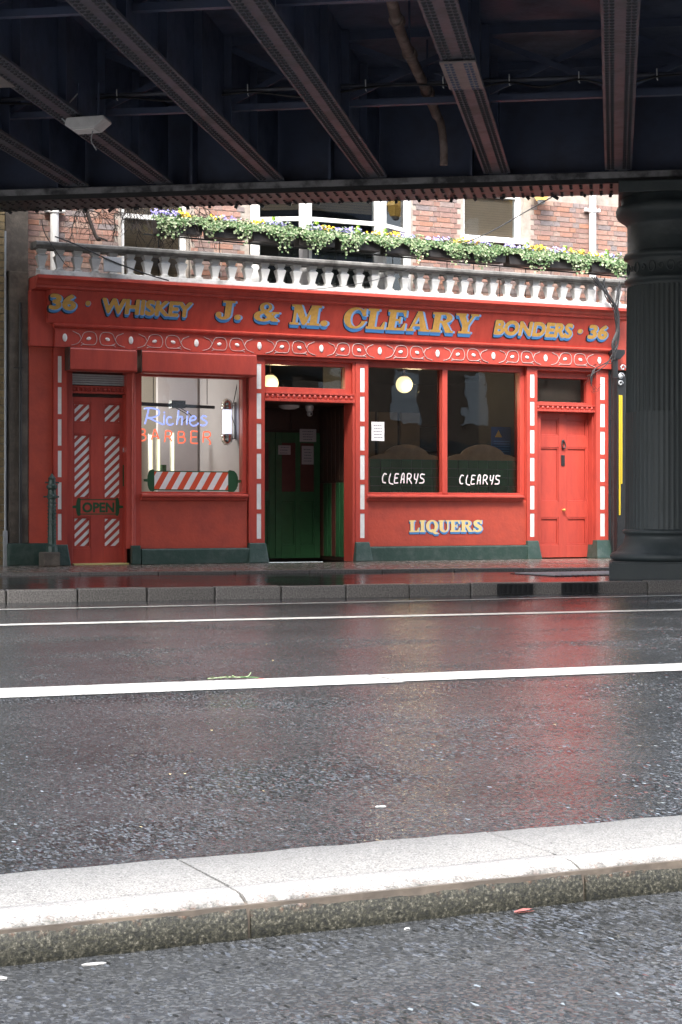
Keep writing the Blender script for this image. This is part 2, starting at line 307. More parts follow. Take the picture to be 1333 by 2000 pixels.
class MB:
    def __init__(s): s.v = []; s.f = []; s.sm = []
    def add(s, vs, fs, smooth=False):
        b = len(s.v); s.v += [tuple(p) for p in vs]
        for f in fs: s.f.append([b + i for i in f]); s.sm.append(smooth)
        return s
    def box(s, x0, x1, y0, y1, z0, z1):
        if x0 > x1: x0, x1 = x1, x0
        if y0 > y1: y0, y1 = y1, y0
        if z0 > z1: z0, z1 = z1, z0
        return s.add([(x0,y0,z0),(x1,y0,z0),(x1,y1,z0),(x0,y1,z0),(x0,y0,z1),(x1,y0,z1),(x1,y1,z1),(x0,y1,z1)],
              [(0,3,2,1),(4,5,6,7),(0,1,5,4),(1,2,6,5),(2,3,7,6),(3,0,4,7)])
    def prism(s, poly, axis, a, b):             # poly in the two other axes (ordered x,y,z), extruded a..b
        n = len(poly)
        def p(q, t):
            q = list(q); q.insert(axis, t); return tuple(q)
        s.add([p(q, a) for q in poly] + [p(q, b) for q in poly],
              [tuple(range(n))[::-1], tuple(range(n, 2*n))] + [(i, (i+1) % n, n + (i+1) % n, n + i) for i in range(n)])
        return s
    def quad(s, *p): return s.add(p, [tuple(range(len(p)))])
    def tube(s, pts, r, n=8, caps=True, r2=None):
        pts = [Vector(p) for p in pts]; rings = []; up = None
        for i, p in enumerate(pts):
            t = (pts[min(i+1, len(pts)-1)] - pts[max(i-1, 0)]).normalized()
            if up is None:
                up = Vector((0, 0, 1)) if abs(t.z) < .9 else Vector((1, 0, 0))
            a = t.cross(up)
            if a.length < 1e-5: a = t.cross(Vector((0, 1, 0.3)))
            a.normalize(); b = a.cross(t).normalized(); up = b
            rr = r if r2 is None else r + (r2 - r) * i / (len(pts)-1)
            rings.append([p + (a*math.cos(2*math.pi*k/n) + b*math.sin(2*math.pi*k/n))*rr for k in range(n)])
        vs = [q for rg in rings for q in rg]; fs = []
        for i in range(len(rings)-1):
            for k in range(n): fs.append((i*n+k, i*n+(k+1) % n, (i+1)*n+(k+1) % n, (i+1)*n+k))
        s.add(vs, fs, True)
        if caps:
            s.add(rings[0], [tuple(range(n))]); s.add(rings[-1], [tuple(range(n))[::-1]])
        return s
    def lathe(s, prof, cx, cy, n=24, rad=None, smooth=True, closed=False):   # prof [(r,z)], rad(theta, r, z) -> r
        vs = []
        for r, z in prof:
            for k in range(n):
                t = 2*math.pi*k/n; rr = rad(t, r, z) if rad else r
                vs.append((cx + rr*math.cos(t), cy + rr*math.sin(t), z))
        fs = [(i*n+k, i*n+(k+1) % n, (i+1)*n+(k+1) % n, (i+1)*n+k) for i in range(len(prof)-1) for k in range(n)]
        s.add(vs, fs, smooth)
        if prof[0][0] > .001: s.add(vs[:n], [tuple(range(n))[::-1]])
        if prof[-1][0] > .001: s.add(vs[-n:], [tuple(range(n))])
        return s
    def ball(s, c, rx, ry=None, rz=None, n=12, m=8):
        ry = ry or rx; rz = rz or rx
        vs = []; 
        for i in range(m+1):
            ph = math.pi*i/m
            for k in range(n):
                t = 2*math.pi*k/n; vs.append((c[0]+rx*math.sin(ph)*math.cos(t), c[1]+ry*math.sin(ph)*math.sin(t), c[2]-rz*math.cos(ph)))
        return s.add(vs, [(i*n+k, i*n+(k+1) % n, (i+1)*n+(k+1) % n, (i+1)*n+k) for i in range(m) for k in range(n)], True)
    def mesh(s, name, material, off=None, bevel=0., xf=None):
        me = bpy.data.meshes.new(name); vs = s.v
        if off is not None: vs = [(a-off[0], b-off[1], c-off[2]) for a, b, c in vs]
        me.from_pydata(vs, [], s.f)
        me.polygons.foreach_set('use_smooth', s.sm)
        me.materials.append(material); me.validate(); me.update()
        if bevel:
            bm = bmesh.new(); bm.from_mesh(me)
            bmesh.ops.remove_doubles(bm, verts=bm.verts, dist=1e-5)
            es = [e for e in bm.edges if len(e.link_faces) == 2 and e.calc_face_angle(0) > .6]
            bmesh.ops.bevel(bm, geom=es, offset=bevel, segments=2, profile=.6, affect='EDGES', clamp_overlap=True)
            bm.to_mesh(me); bm.free()
        return me
    def build(s, name, material, parent=None, bevel=0., label=None):
        material = M[material] if isinstance(material, str) else material
        off = ORG[parent.name][1] if parent is not None else None
        o = bpy.data.objects.new(name, s.mesh(name, material, off, bevel)); COL.objects.link(o)
        if parent is not None:
            o.parent = parent; ORG[o.name] = ORG[parent.name]
        if label: o['label'] = label
        return o
    def top(s, name, material, label, cat, at, frame=FA, group=None, kind=None, bevel=0., local=False):   # a thing that is one mesh
        material = M[material] if isinstance(material, str) else material
        o = bpy.data.objects.new(name, s.mesh(name, material, None if local else at, bevel)); COL.objects.link(o)
        o.location = frame.W(*at); o.rotation_euler = (0, 0, frame.a); ORG[o.name] = (frame, Vector(at))
        return tag(o, label, cat, group, kind)
def inst(me, name, parent, at, rot=(0, 0, 0), scale=(1, 1, 1)):  # a piece that shares mesh data; at in the frame's coordinates
    o = bpy.data.objects.new(name, me); COL.objects.link(o); o.parent = parent
    o.location = Vector(at) - ORG[parent.name][1]; o.rotation_euler = rot; o.scale = scale
    ORG[o.name] = ORG[parent.name]; return o
def light(kind, parent, at, energy, color, size=.05):
    l = bpy.data.lights.new('lamp_light', kind); l.energy = energy; l.color = color; l.shadow_soft_size = size
    o = bpy.data.objects.new('lamp_light', l); COL.objects.link(o); o.parent = parent; o.location = Vector(at) - ORG[parent.name][1]; return o
def spline(pts, n=8):
    P = [Vector(p) for p in pts]; out = []
    for i in range(len(P)-1):
        a, b, c, d = P[max(i-1, 0)], P[i], P[i+1], P[min(i+2, len(P)-1)]
        for k in range(n):
            t = k/n
            out.append(.5*((2*b) + (c-a)*t + (2*a-5*b+4*c-d)*t*t + (3*b-a-3*c+d)*t**3))
    return out + [P[-1]]

# ------------------------------------------------------------------ lettering: rasterise, trace, fill
class Ras:
    def __init__(s, x0, x1, z0, z1, n):
        s.x0, s.z0, s.n = x0, z0, n
        s.xs = x0 + np.arange(int((x1-x0)*n)+1)/n; s.zs = z0 + np.arange(int((z1-z0)*n)+1)/n
        s.X, s.Z = np.meshgrid(s.xs, s.zs); s.A = np.zeros_like(s.X)
    def _aa(s, sd): return np.clip(.5 - sd*s.n, 0, 1)
    def poly(s, pts, sub=False):
        ins = np.zeros(s.X.shape, bool); dist = np.full(s.X.shape, 9.)
        for i in range(len(pts)):
            (ax, az), (bx, bz) = pts[i], pts[(i+1) % len(pts)]
            if az != bz:
                c = (az > s.Z) != (bz > s.Z); ins ^= c & (s.X < (bx-ax)*(s.Z-az)/(bz-az)+ax)
            L2 = (bx-ax)**2+(bz-az)**2+1e-12; t = np.clip(((s.X-ax)*(bx-ax)+(s.Z-az)*(bz-az))/L2, 0, 1)
            dist = np.minimum(dist, np.hypot(s.X-ax-t*(bx-ax), s.Z-az-t*(bz-az)))
        a = s._aa(np.where(ins, -dist, dist))
        s.A = np.minimum(s.A, 1-a) if sub else np.maximum(s.A, a); return s
    def rect(s, x0, x1, z0, z1, sub=False): return s.poly([(x0, z0), (x1, z0), (x1, z1), (x0, z1)], sub)
    def ell(s, cx, cz, rx, rz):
        q = np.hypot((s.X-cx)/rx, (s.Z-cz)/rz); return s._aa((q-1)*min(rx, rz))
    def stroke(s, pts, k=10):
        p3 = [(a, b, c) for a, b, c in pts]
        for q in spline(p3, k): s.A = np.maximum(s.A, s._aa(np.hypot(s.X-q.x, s.Z-q.y)-q.z))
        return s
def ser(c, r, x, t=.28):
    e = lambda *a: r.ell(*a)
    X, Z = r.X, r.Z
    def add(a): r.A = np.maximum(r.A, a)
    rect = lambda a, b, z0, z1: r.rect(x+a, x+b, z0, z1)
    poly = lambda *p: r.poly([(x+a, b) for a, b in p])
    if c == 'L': rect(.09, .09+t, 0, 1); rect(0, .48, .88, 1); rect(0, .80, 0, .12); poly((.58, 0), (.80, 0), (.80, .38), (.73, .38)); return .84
    if c == 'I': rect(.09, .09+t, 0, 1); rect(0, .46, .88, 1); rect(0, .46, 0, .12); return .50
    if c == 'E':
        rect(.09, .09+t, 0, 1); rect(0, .80, .88, 1); rect(0, .82, 0, .12); poly((.60, 1), (.80, 1), (.80, .66), (.74, .66)); poly((.60, 0), (.82, 0), (.82, .36), (.76, .36))
        rect(.3, .56, .45, .56); rect(.52, .60, .34, .67); return .87
    if c == 'C':
        a = np.minimum(e(x+.48, .5, .48, .52), 1-e(x+.53, .5, .25, .41)); g = (X > x+.55) & (Z > .36) & (Z < .62); add(np.where(g, 0, a)); rect(.80, .90, .60, .98); return .96
    if c == 'A':
        poly((.41, 1), (.60, 1), (.95, 0), (.63, 0)); poly((.10, 0), (.21, 0), (.50, .80), (.48, 1), (.41, 1)); rect(.25, .72, .25, .36); rect(0, .34, 0, .11); rect(.54, 1.05, 0, .11); return 1.05
    if c in 'RB':
        rect(.09, .09+t, 0, 1); rect(0, .5, .88, 1); a = np.minimum(e(x+.5, .735, .39, .265), 1-e(x+.5, .735, .14, .15)); add(np.where(X > x+.40, a, 0)); rect(.3, .5, .47, .585); rect(.3, .5, .885, 1)
        rect(0, .46, 0, .12); poly((.40, .53), (.64, .53), (.95, .06), (.95, 0), (.68, 0)); rect(.66, 1.02, 0, .11); return 1.0
    if c == 'Y':
        poly((.07, 1), (.39, 1), (.62, .45), (.60, .36), (.38, .36)); poly((.80, 1), (.91, 1), (.62, .36), (.52, .45)); rect(.36, .64, 0, .42); rect(0, .48, .89, 1); rect(.68, 1.05, .89, 1); rect(.22, .78, 0, .11); return 1.02
    if c == 'J':
        rect(.40, .68, .22, 1); rect(.26, .82, .88, 1); a = np.minimum(e(x+.36, .24, .32, .27), 1-e(x+.33, .27, .10, .15)); add(np.where(Z < .25, a, 0)); add(e(x+.14, .24, .135, .14)); return .82
    if c == 'M':
        rect(.11, .23, 0, 1); rect(.80, 1.08, 0, 1); poly((.07, 1), (.38, 1), (.70, .16), (.58, 0), (.50, 0)); poly((.80, 1), (.90, .9), (.62, 0), (.52, .05)); rect(0, .36, 0, .11); rect(.68, 1.2, 0, .11); rect(0, .36, .89, 1); rect(.78, 1.2, .89, 1); return 1.2
    if c == '&':
        a = np.minimum(e(x+.47, .76, .27, .26), 1-e(x+.49, .77, .11, .14)); add(a); a = np.minimum(e(x+.40, .27, .40, .30), 1-e(x+.42, .26, .16, .15)); add(a)
        poly((.25, .62), (.48, .56), (1.06, .10), (1.06, 0), (.76, 0)); r.stroke([(x+.66, .10, .05), (x+.80, .24, .05), (x+.90, .46, .05)]); rect(.70, 1.08, .42, .52); return 1.08
    if c == '.': add(e(x+.15, .13, .15, .145)); return .34
    if c == 'Q':
        add(np.minimum(e(x+.5, .5, .5, .52), 1-e(x+.5, .5, .22, .40))); r.stroke([(x+.42, .16, .05), (x+.58, .14, .10), (x+.74, -.06, .11), (x+.98, -.12, .05)]); return 1.02
    if c == 'U':
        rect(.09, .09+t, .3, 1); rect(.72, .84, .3, 1); a = np.minimum(e(x+.465, .32, .375, .35), 1-e(x+.545, .36, .175, .26)); add(np.where(Z < .33, a, 0)); rect(0, .46, .89, 1); rect(.60, .95, .89, 1); return .96
    if c == 'S':
        r.stroke([(x+.70, .74, .06), (x+.62, .90, .075), (x+.40, .93, .085), (x+.20, .80, .12), (x+.26, .62, .14), (x+.46, .50, .15), (x+.64, .36, .14), (x+.68, .20, .12), (x+.50, .07, .085), (x+.26, .08, .075), (x+.12, .26, .06)])
        rect(.70, .78, .66, 1.0); rect(.05, .13, 0, .34); return .84
    return .4
def text_tris(txt, bold=0.):
    cu = bpy.data.curves.new('txt', 'FONT'); cu.body = txt; cu.size = 1; cu.resolution_u = 4; cu.offset = bold
    o = bpy.data.objects.new('txt', cu); COL.objects.link(o); dg = bpy.context.evaluated_depsgraph_get(); dg.update()
    me = bpy.data.meshes.new_from_object(o.evaluated_get(dg)); me.calc_loop_triangles()
    v = [(p.co.x, p.co.y) for p in me.vertices]; tr = [[v[i] for i in t.vertices] for t in me.loop_triangles]
    bpy.data.objects.remove(o); bpy.data.curves.remove(cu); bpy.data.meshes.remove(me); return tr
def ras_text(txt, n=46, bold=.03, gap=None):
    tr = text_tris(txt); xs = [p[0] for t in tr for p in t]; zs = [p[1] for t in tr for p in t]; pad = .3
    k = 1/(.73)                                   # cap height of the built-in font -> 1
    r = Ras(min(xs)*k-pad, max(xs)*k+pad, -.45, 1.3, n); ins = np.zeros(r.X.shape)
    for sx in (-.25, .25):
        for sz in (-.25, .25):
            I = np.zeros(r.X.shape, bool); X = r.X + sx/n; Z = r.Z + sz/n
            for t in tr:
                (ax, az), (bx, bz), (cx, cz) = [(p[0]*k, p[1]*k) for p in t]
                i0 = max(0, int((min(ax, bx, cx)-r.x0)*n)-1); i1 = int((max(ax, bx, cx)-r.x0)*n)+3
                sub = (slice(None), slice(i0, i1)); x_, z_ = X[sub], Z[sub]
                d1 = (x_-bx)*(az-bz)-(ax-bx)*(z_-bz); d2 = (x_-cx)*(bz-cz)-(bx-cx)*(z_-cz); d3 = (x_-ax)*(cz-az)-(cx-ax)*(z_-az)
                I[sub] |= ~(((d1 < 0) | (d2 < 0) | (d3 < 0)) & ((d1 > 0) | (d2 > 0) | (d3 > 0)))
            ins += I*.25
    r.A = dil(ins, bold*n) if bold else ins
    return r, (min(xs)*k, max(xs)*k)
def shift(A, dx, dz):
    B = np.zeros_like(A); h, w_ = A.shape
    B[max(0, dz):h+min(0, dz), max(0, dx):w_+min(0, dx)] = A[max(0, -dz):h+min(0, -dz), max(0, -dx):w_+min(0, -dx)]; return B
def dil(A, rr):
    B = A.copy(); k = int(math.ceil(rr))
    for dx in range(-k, k+1):
        for dz in range(-k, k+1):
            if math.hypot(dx, dz) <= rr+.01: B = np.maximum(B, shift(A, dx, dz))
    return B
def sweep(A, dx, dz):
    B = A.copy(); n = int(max(abs(dx), abs(dz), 1))
    for i in range(1, n+1): B = np.maximum(B, shift(A, int(round(dx*i/n)), int(round(dz*i/n))))
    return B
def contours(A, x0, z0, n):
    A = np.pad(A, 1); h, w_ = A.shape; seg = {}
    B = A > .5
    def pt(key):
        j, i, e = key
        if e == 0: a, b = A[j, i], A[j, i+1]; return (i+(.5-a)/(b-a), j)
        a, b = A[j, i], A[j+1, i]; return (i, j+(.5-a)/(b-a))
    code = B[:-1, :-1]*1 + B[:-1, 1:]*2 + B[1:, 1:]*4 + B[1:, :-1]*8
    T = {1: [(3, 0)], 2: [(0, 1)], 3: [(3, 1)], 4: [(1, 2)], 5: [(3, 2), (1, 0)], 6: [(0, 2)], 7: [(3, 2)], 8: [(2, 3)], 9: [(2, 0)], 10: [(0, 3), (2, 1)], 11: [(2, 1)], 12: [(1, 3)], 13: [(1, 0)], 14: [(0, 3)]}
    for j, i in zip(*np.nonzero((code > 0) & (code < 15))):
        E = [(j, i, 0), (j, i+1, 1), (j+1, i, 0), (j, i, 1)]
        for a, b in T[int(code[j, i])]: seg[E[a]] = E[b]
    loops = []
    while seg:
        k = next(iter(seg)); lp = []
        while k in seg:
            lp.append(pt(k)); k = seg.pop(k)
        P = [((a-1)/n+x0, (b-1)/n+z0) for a, b in lp]
        def rdp(q, eps):
            if len(q) < 3: return q
            (ax, az), (bx, bz) = q[0], q[-1]; L_ = math.hypot(bx-ax, bz-az)
            ds = [abs((bx-ax)*(az-p[1])-(ax-p[0])*(bz-az))/L_ if L_ > 1e-9 else math.hypot(p[0]-ax, p[1]-az) for p in q]
            m = max(range(len(q)), key=lambda t: ds[t])
            return [q[0], q[-1]] if ds[m] < eps else rdp(q[:m+1], eps)[:-1] + rdp(q[m:], eps)
        if len(P) > 6: P = rdp(P + [P[0]], .22/n)[:-1]
        if len(P) > 2: loops.append(P)
    return loops
def fill(loops, r, A):                           # constrained triangulation, kept where the raster is inside
    from mathutils.geometry import delaunay_2d_cdt
    vs, es = [], []
    for lp in loops:
        b = len(vs); vs += [Vector(q) for q in lp]; es += [(b+i, b+(i+1) % len(lp)) for i in range(len(lp))]
    v, _, f, *_x = delaunay_2d_cdt(vs, es, [], 0, 1e-5); out = []
    for tri in f:
        x = sum(v[i].x for i in tri)/3; z = sum(v[i].y for i in tri)/3; gx, gz = (x-r.x0)*r.n, (z-r.z0)*r.n
        i0, j0 = int(gx), int(gz)
        if 0 <= i0 < A.shape[1]-1 and 0 <= j0 < A.shape[0]-1:
            a, b = gx-i0, gz-j0
            if A[j0, i0]*(1-a)*(1-b)+A[j0, i0+1]*a*(1-b)+A[j0+1, i0]*(1-a)*b+A[j0+1, i0+1]*a*b > .5: out.append(tuple(tri))
    return [(q.x, q.y) for q in v], out
def sign(name, r, ext, box, parent, surf, layers, eps0=.004, step=.0016):
    """place raster r, whose letters span ext in x and 0..1 in z, into box (s0,s1,z0,z1) on surface d = surf(z)"""
    s0, s1, z0, z1 = box; kx = (s1-s0)/(ext[1]-ext[0]); kz = z1-z0; first = None
    for li, (A, m) in enumerate(layers):
        v, f = fill(contours(A, r.x0, r.z0, r.n), r, A); mb = MB(); e = eps0 + step*(len(layers)-1-li)
        mb.add([(s0+(a-ext[0])*kx, surf(z0+b*kz)-e, z0+b*kz) for a, b in v], f)
        o = mb.build(name if li == 0 else 'letter_shade', m, parent if first is None else first)
        if li == 0: first = o
    return first
def shaded(r, k=1.):
    n = r.n; q = lambda x: int(round(x*n*k)); A = r.A
    mid = sweep(A, q(.02), -q(.17)); lite = sweep(A, q(.085), -q(.03))
    return mid, lite, sweep(dil(np.maximum(mid, lite), .02*n*k), -q(.05), -q(.03))
def serif_word(txt, n=46, gap=.03, t=.28):
    r = Ras(-.3, len(txt)*1.15+.4, -.45, 1.3, n); x = 0
    for c in txt:
        if c == ' ': x += .45; continue
        x += ser(c, r, x, t) + gap
    return r, (0, x-gap)
def sans_flat(name, txt, box, parent, d, m, bold=.0, n=40):
    r, ext = ras_text(txt, n, bold); return sign(name, r, ext, box, parent, lambda z: d, [(r.A, m)], eps0=.002)


# ================================================================== SETTING
UWD = .45                                        # depth of the upper brick wall behind the shopfront line
gm = MB().box(-60, 60, -60, 60, -.6, -.05); gm.top('ground', 'soot', None, None, (0, 0, 0), WORLD, kind='structure')
rd = MB().box(-45, 45, -30, 30, -.04, 0).top('road', 'road', None, None, (0, -12, 0), FA, kind='structure')
def line(d0, m, wd, s0, s1, z=.004, gaps=()):
    mb = MB(); n = 60
    for i in range(n):
        a = s0 + (s1-s0)*i/n; b = s0 + (s1-s0)*(i+1)/n
        j = lambda: random.uniform(-.008, .008)
        mb.quad((a, d0+m*a-wd/2, z), (b, d0+m*b-wd/2, z), (b, d0+m*b+wd/2, z), (a, d0+m*a+wd/2, z))
    return mb.build('lane_line', 'line', rd)
line(-7.1, -.055, .14, -16, 16); line(-9.2, -.085, .2, -16, 16); sj = -2.13; line(-14.0, -.06, .43, -16, sj); line(-13.985, -.06, .38, sj+.01, 16)
def k1(s): return -2.6 - .165*s                  # outer edge of the raised pavement
def k2(s): return -6.15 - .12*s                  # outer edge of the lower strip
pv = MB().prism([(-14, .3), (16, .3), (16, k1(16)+.15), (-14, k1(-14)+.15)], 2, .02, .128).top('pavement', 'grout', None, None, (0, 0, 0), FA, kind='structure')
srows = [(.02, -.62), (-.62, -1.22), (-1.22, -1.9), (-1.9, -2.5), (-2.5, -3.2), (-3.2, -3.9), (-3.9, -4.6)]
for ri, (da, db) in enumerate(srows):
    s = -2.6 + (ri % 2)*.37
    while s < 10.5:
        wd = random.choice([.6, .75, .9]); a, b = s+.006, s+wd-.006; lim = lambda x, d: max(d, k1(x)+.155)
        if lim(a, db) < da-.05 and lim(b, db) < da-.05:
            p = [(a, da-.012), (b, da-.012), (b, lim(b, db)), (a, lim(a, db))][::-1]; zt = .15 + random.uniform(-.003, .003)
            c = sum(q[0] for q in p)/4, sum(q[1] for q in p)/4
            me = MB().prism([(q[0]-c[0], q[1]-c[1]) for q in p], 2, -.02, 0).mesh('paving_slab', M['slab'])
            inst(me, 'paving_slab', pv, (c[0], c[1], zt))
        s += wd
tr_ = MB().prism([(-14, k1(-14)), (16, k1(16)), (16, k2(16)+.15), (-14, k2(-14)+.15)], 2, .01, .118).top('cycle_track', 'track', None, None, (0, 0, 0), FA, kind='structure')
def kerb(name, fn, m, s0, s1, z0, z1, wd, ln, material, bev):
    F2 = FA.sub(0, fn(0), math.atan(m)); t = thing(name, None, None, (0, 0, 0), F2, kind='structure')
    me = MB().box(-ln/2+.006, ln/2-.006, 0, wd, z0, z1).mesh('kerb_stone', M[material], None, bev)
    x = s0
    while x < s1:
        inst(me, 'kerb_stone', t, (x+ln/2, random.uniform(-.006, .006), random.uniform(-.004, .004))); x += ln
    return t, F2
kerb('pavement_kerb', k1, -.165, -4, 10, .02, .152, .15, .9, 'granite_dark', .012)
kb, KF = kerb('track_kerb', k2, -.12, -4.08, 9, -.05, .122, .15, .66, 'granite_dark', .014)
# separator kerb in front of the camera
ISB, ISF = -18.11, -18.555
it = thing('separator_kerb', None, None, (0, ISB, 0), FA, kind='structure')
# the profile carries a thin groove where the white rounded nose begins
prof = [(ISB, -.05), (ISB, .068), (ISB-.012, .08), (-18.425, .081), (-18.429, .0775), (-18.433, .081), (-18.475, .0805)]
for k in range(1, 7):
    a = math.pi/2*k/7*.92; prof.append((-18.475-.072*math.sin(a), .0805-.036*(1-math.cos(a))))
prof += [(-18.552, .035), (-18.556, -.05)]
for i, x in enumerate(np.arange(-4.75-.785*6, 3, .785)):
    mb = MB(); hw = .785/2-.004; N_ = 14; n = len(prof); vs = []
    for q in range(N_+1):
        xx = -hw + 2*hw*q/N_
        for (d, z) in prof:
            jd = random.uniform(-.0035, .0035) if d < -18.47 and 0 < q < N_ else 0
            vs.append((xx, d-ISB+jd, z + (random.uniform(-.0015, .0015) if z > .03 else 0)))
    fs = [(q*n+k, q*n+(k+1) % n, (q+1)*n+(k+1) % n, (q+1)*n+k) for q in range(N_) for k in range(n)]
    mb.add(vs, fs, True); mb.add(vs[:n], [tuple(range(n))[::-1]]); mb.add(vs[-n:], [tuple(range(n))])
    me = mb.mesh('kerb_stone', M['kerb'])
    inst(me, 'kerb_stone', it, (x+.785/2, ISB, random.uniform(-.002, .002)))
jn = MB().box(-14, 10, ISF+.012, ISB-.01, -.03, .066).build('joint_bed', 'soot', it)
# water standing along the separator
def puddle(s0, s1, dfix, amp, sign_, name):
    n = 70; a = [(s0+(s1-s0)*i/n, dfix) for i in range(n+1)]
    nz = np.convolve(rng.normal(size=n+9), np.ones(5)/5, 'valid')[:n+1]
    b = [(x, dfix + sign_*max(.01, amp*math.sin(math.pi*i/n)**.6*(1+.8*nz[i]))) for i, (x, _) in enumerate(a)]
    mb = MB()
    for i in range(n): mb.quad((*a[i], .006), (*a[i+1], .006), (*b[i+1], .006), (*b[i], .006))
    return mb.top(name, 'puddle', None, None, (0, 0, 0), FA, kind='structure')
puddle(-3.95, -2.2, ISB+.003, .30, 1, 'puddle')

# ================================================================== BUILDING
B = thing('pub_building', 'red painted corner pub with barber shop, balustrade and brick upper storey', 'building', (4.2, 0, .15))
P, S, Z = FA.P, FA.S, FA.Z
def bx(name, m, *a, parent=None, bevel=.004, label=None): return MB().box(*a).build(name, m, parent or B, bevel, label)
def frame_bars(s0, s1, z0, z1, d0, d1, wl, wr, wb, wt):
    return MB().box(s0, s0+wl, d0, d1, z0, z1).box(s1-wr, s1, d0, d1, z0, z1).box(s0+wl, s1-wr, d0, d1, z0, z0+wb).box(s0+wl, s1-wr, d0, d1, z1-wt, z1)

# --- cornice, fascia, frieze
Z_F0, Z_F1 = 3.25, 3.66
def slope(z): return -.06 - .16*(z-Z_F0)/(Z_F1-Z_F0)
fas = MB().prism([(slope(Z_F0), Z_F0), (slope(Z_F1), Z_F1), (.3, Z_F1), (.3, Z_F0)], 0, -.10, 8.52).build('fascia', 'red', B, .004)
MB().prism([(.3, 3.66), (-.225, 3.66), (-.25, 3.675), (-.255, 3.705), (-.275, 3.715), (-.30, 3.75), (-.345, 3.775), (-.36, 3.78), (-.36, 3.82), (.3, 3.82)], 0, -.30, 8.63).build('cornice', 'red', B, .003)
MB().prism([(.2, 3.19), (-.07, 3.19), (-.11, 3.215), (-.115, 3.235), (-.09, 3.25), (.2, 3.25)], 0, -.02, 8.46).build('fascia_moulding', 'red', B, .003)
frz = bx('frieze', 'red', 0, 8.45, -.06, .2, 2.95, 3.19)
bx('console', 'red', -.32, -.001, -.02, .3, 2.95, 3.66, bevel=.01)
bx('head_board', 'dark_wood', .17, 8.2, .14, .3, 2.9, 2.949)

# frieze ornament: ten oval bosses and nine mirrored scroll pairs
ov_px = [127, 256, 384, 507, 628, 742, 855, 964, 1066, 1171]
ov_s = [S(x, -.06) for x in ov_px]; zc = 3.07
ovm = MB().ball((0, 0, 0), .032, .012, .052, 14, 8).mesh('oval_boss', M['white'])
for s in ov_s: inst(ovm, 'oval_boss', frz, (s, -.064, zc))
def scroll_mesh(half, sg):                       # one sprig: S-stem from the oval, looped over its leaf boss
    mb = MB(); ux, uz, y = half/190, .0019, -.004; dx = 54
    f = lambda pts: [(-sg*(x-dx)*ux, y, z*uz) for x, z in pts]
    mb.tube(spline(f([(-100, -50), (-62, -34), (-42, 2), (-28, 36), (2, 47), (34, 38), (46, -2), (34, -38), (2, -42), (-34, -42), (-46, -50)]), 6), .0048, 5)
    mb.tube(spline(f([(-43, -2), (-56, 26), (-74, 36), (-92, 46)]), 5), .0048, 5); mb.tube(spline(f([(-20, -42), (-36, -34), (-44, -28)]), 4), .0045, 5)
    return mb.mesh('scroll_ornament', M['scroll'])
lfm = MB().ball((0, 0, 0), .034, .012, .022, 10, 6).mesh('leaf_boss', M['white'])
for a, b in zip(ov_s[:-1], ov_s[1:]):
    half = (b-a)/2; mid = (a+b)/2
    for sg in (-1, 1):
        tag(inst(scroll_mesh(half, sg), 'scroll_ornament', frz, (mid, -.064, zc)), kind='stuff'); inst(lfm, 'leaf_boss', frz, (mid+sg*54*half/190, -.064, zc), (0, sg*.3, 0))

# fascia lettering
def fword(r, ext, px0, px1, zb, zt, kind='sans', name='lettering'):
    dmid = slope((zb+zt)/2); s0, s1 = S(px0, dmid), S(px1, dmid)
    mid, lite, blk = shaded(r, 1. if kind == 'serif' else 1.1)
    return sign(name, r, ext, (s0, s1, zb, zt), fas, slope, [(r.A, 'gold'), (lite, 'lblue'), (mid, 'blue'), (blk, 'ink')])
zz = lambda px, py: Z(px, py, slope(3.45))
print('Z36', zz(120, 576), zz(120, 606), 'WH', zz(285, 588), zz(285, 615), 'CL', zz(800, 615), zz(800, 655), 'BON', zz(1040, 633), zz(1040, 662), '36', zz(1170, 643), zz(1170, 669), 'J', zz(446, 594), zz(446, 630))
for txt, a, b, zb, zt in [('36', 99, 147, 3.425, 3.605), ('WHISKEY', 201, 373, 3.41, 3.59), ('BONDERS', 968, 1117, 3.385, 3.575), ('36', 1151, 1186, 3.39, 3.575)]:
    r, ext = ras_text(txt, 46, .075); fword(r, ext, a, b, zb, zt)
for px, zm in ((172, 3.51), (1133, 3.475)):
    r = Ras(-.5, 1.5, -.45, 1.3, 40); r.A = r.ell(.5, .5, .5, .5); fword(r, (0, 1), px-5, px+5, zm-.032, zm+.032)
for txt, a, b, zb, zt in [('J.', 422, 474, 3.40, 3.635), ('&', 497, 546, 3.40, 3.635), ('M.', 568, 644, 3.375, 3.635), ('CLEARY', 672, 932, 3.365, 3.635)]:
    r, ext = serif_word(txt, gap=.02); fword(r, ext, a, b, zb, zt, 'serif')

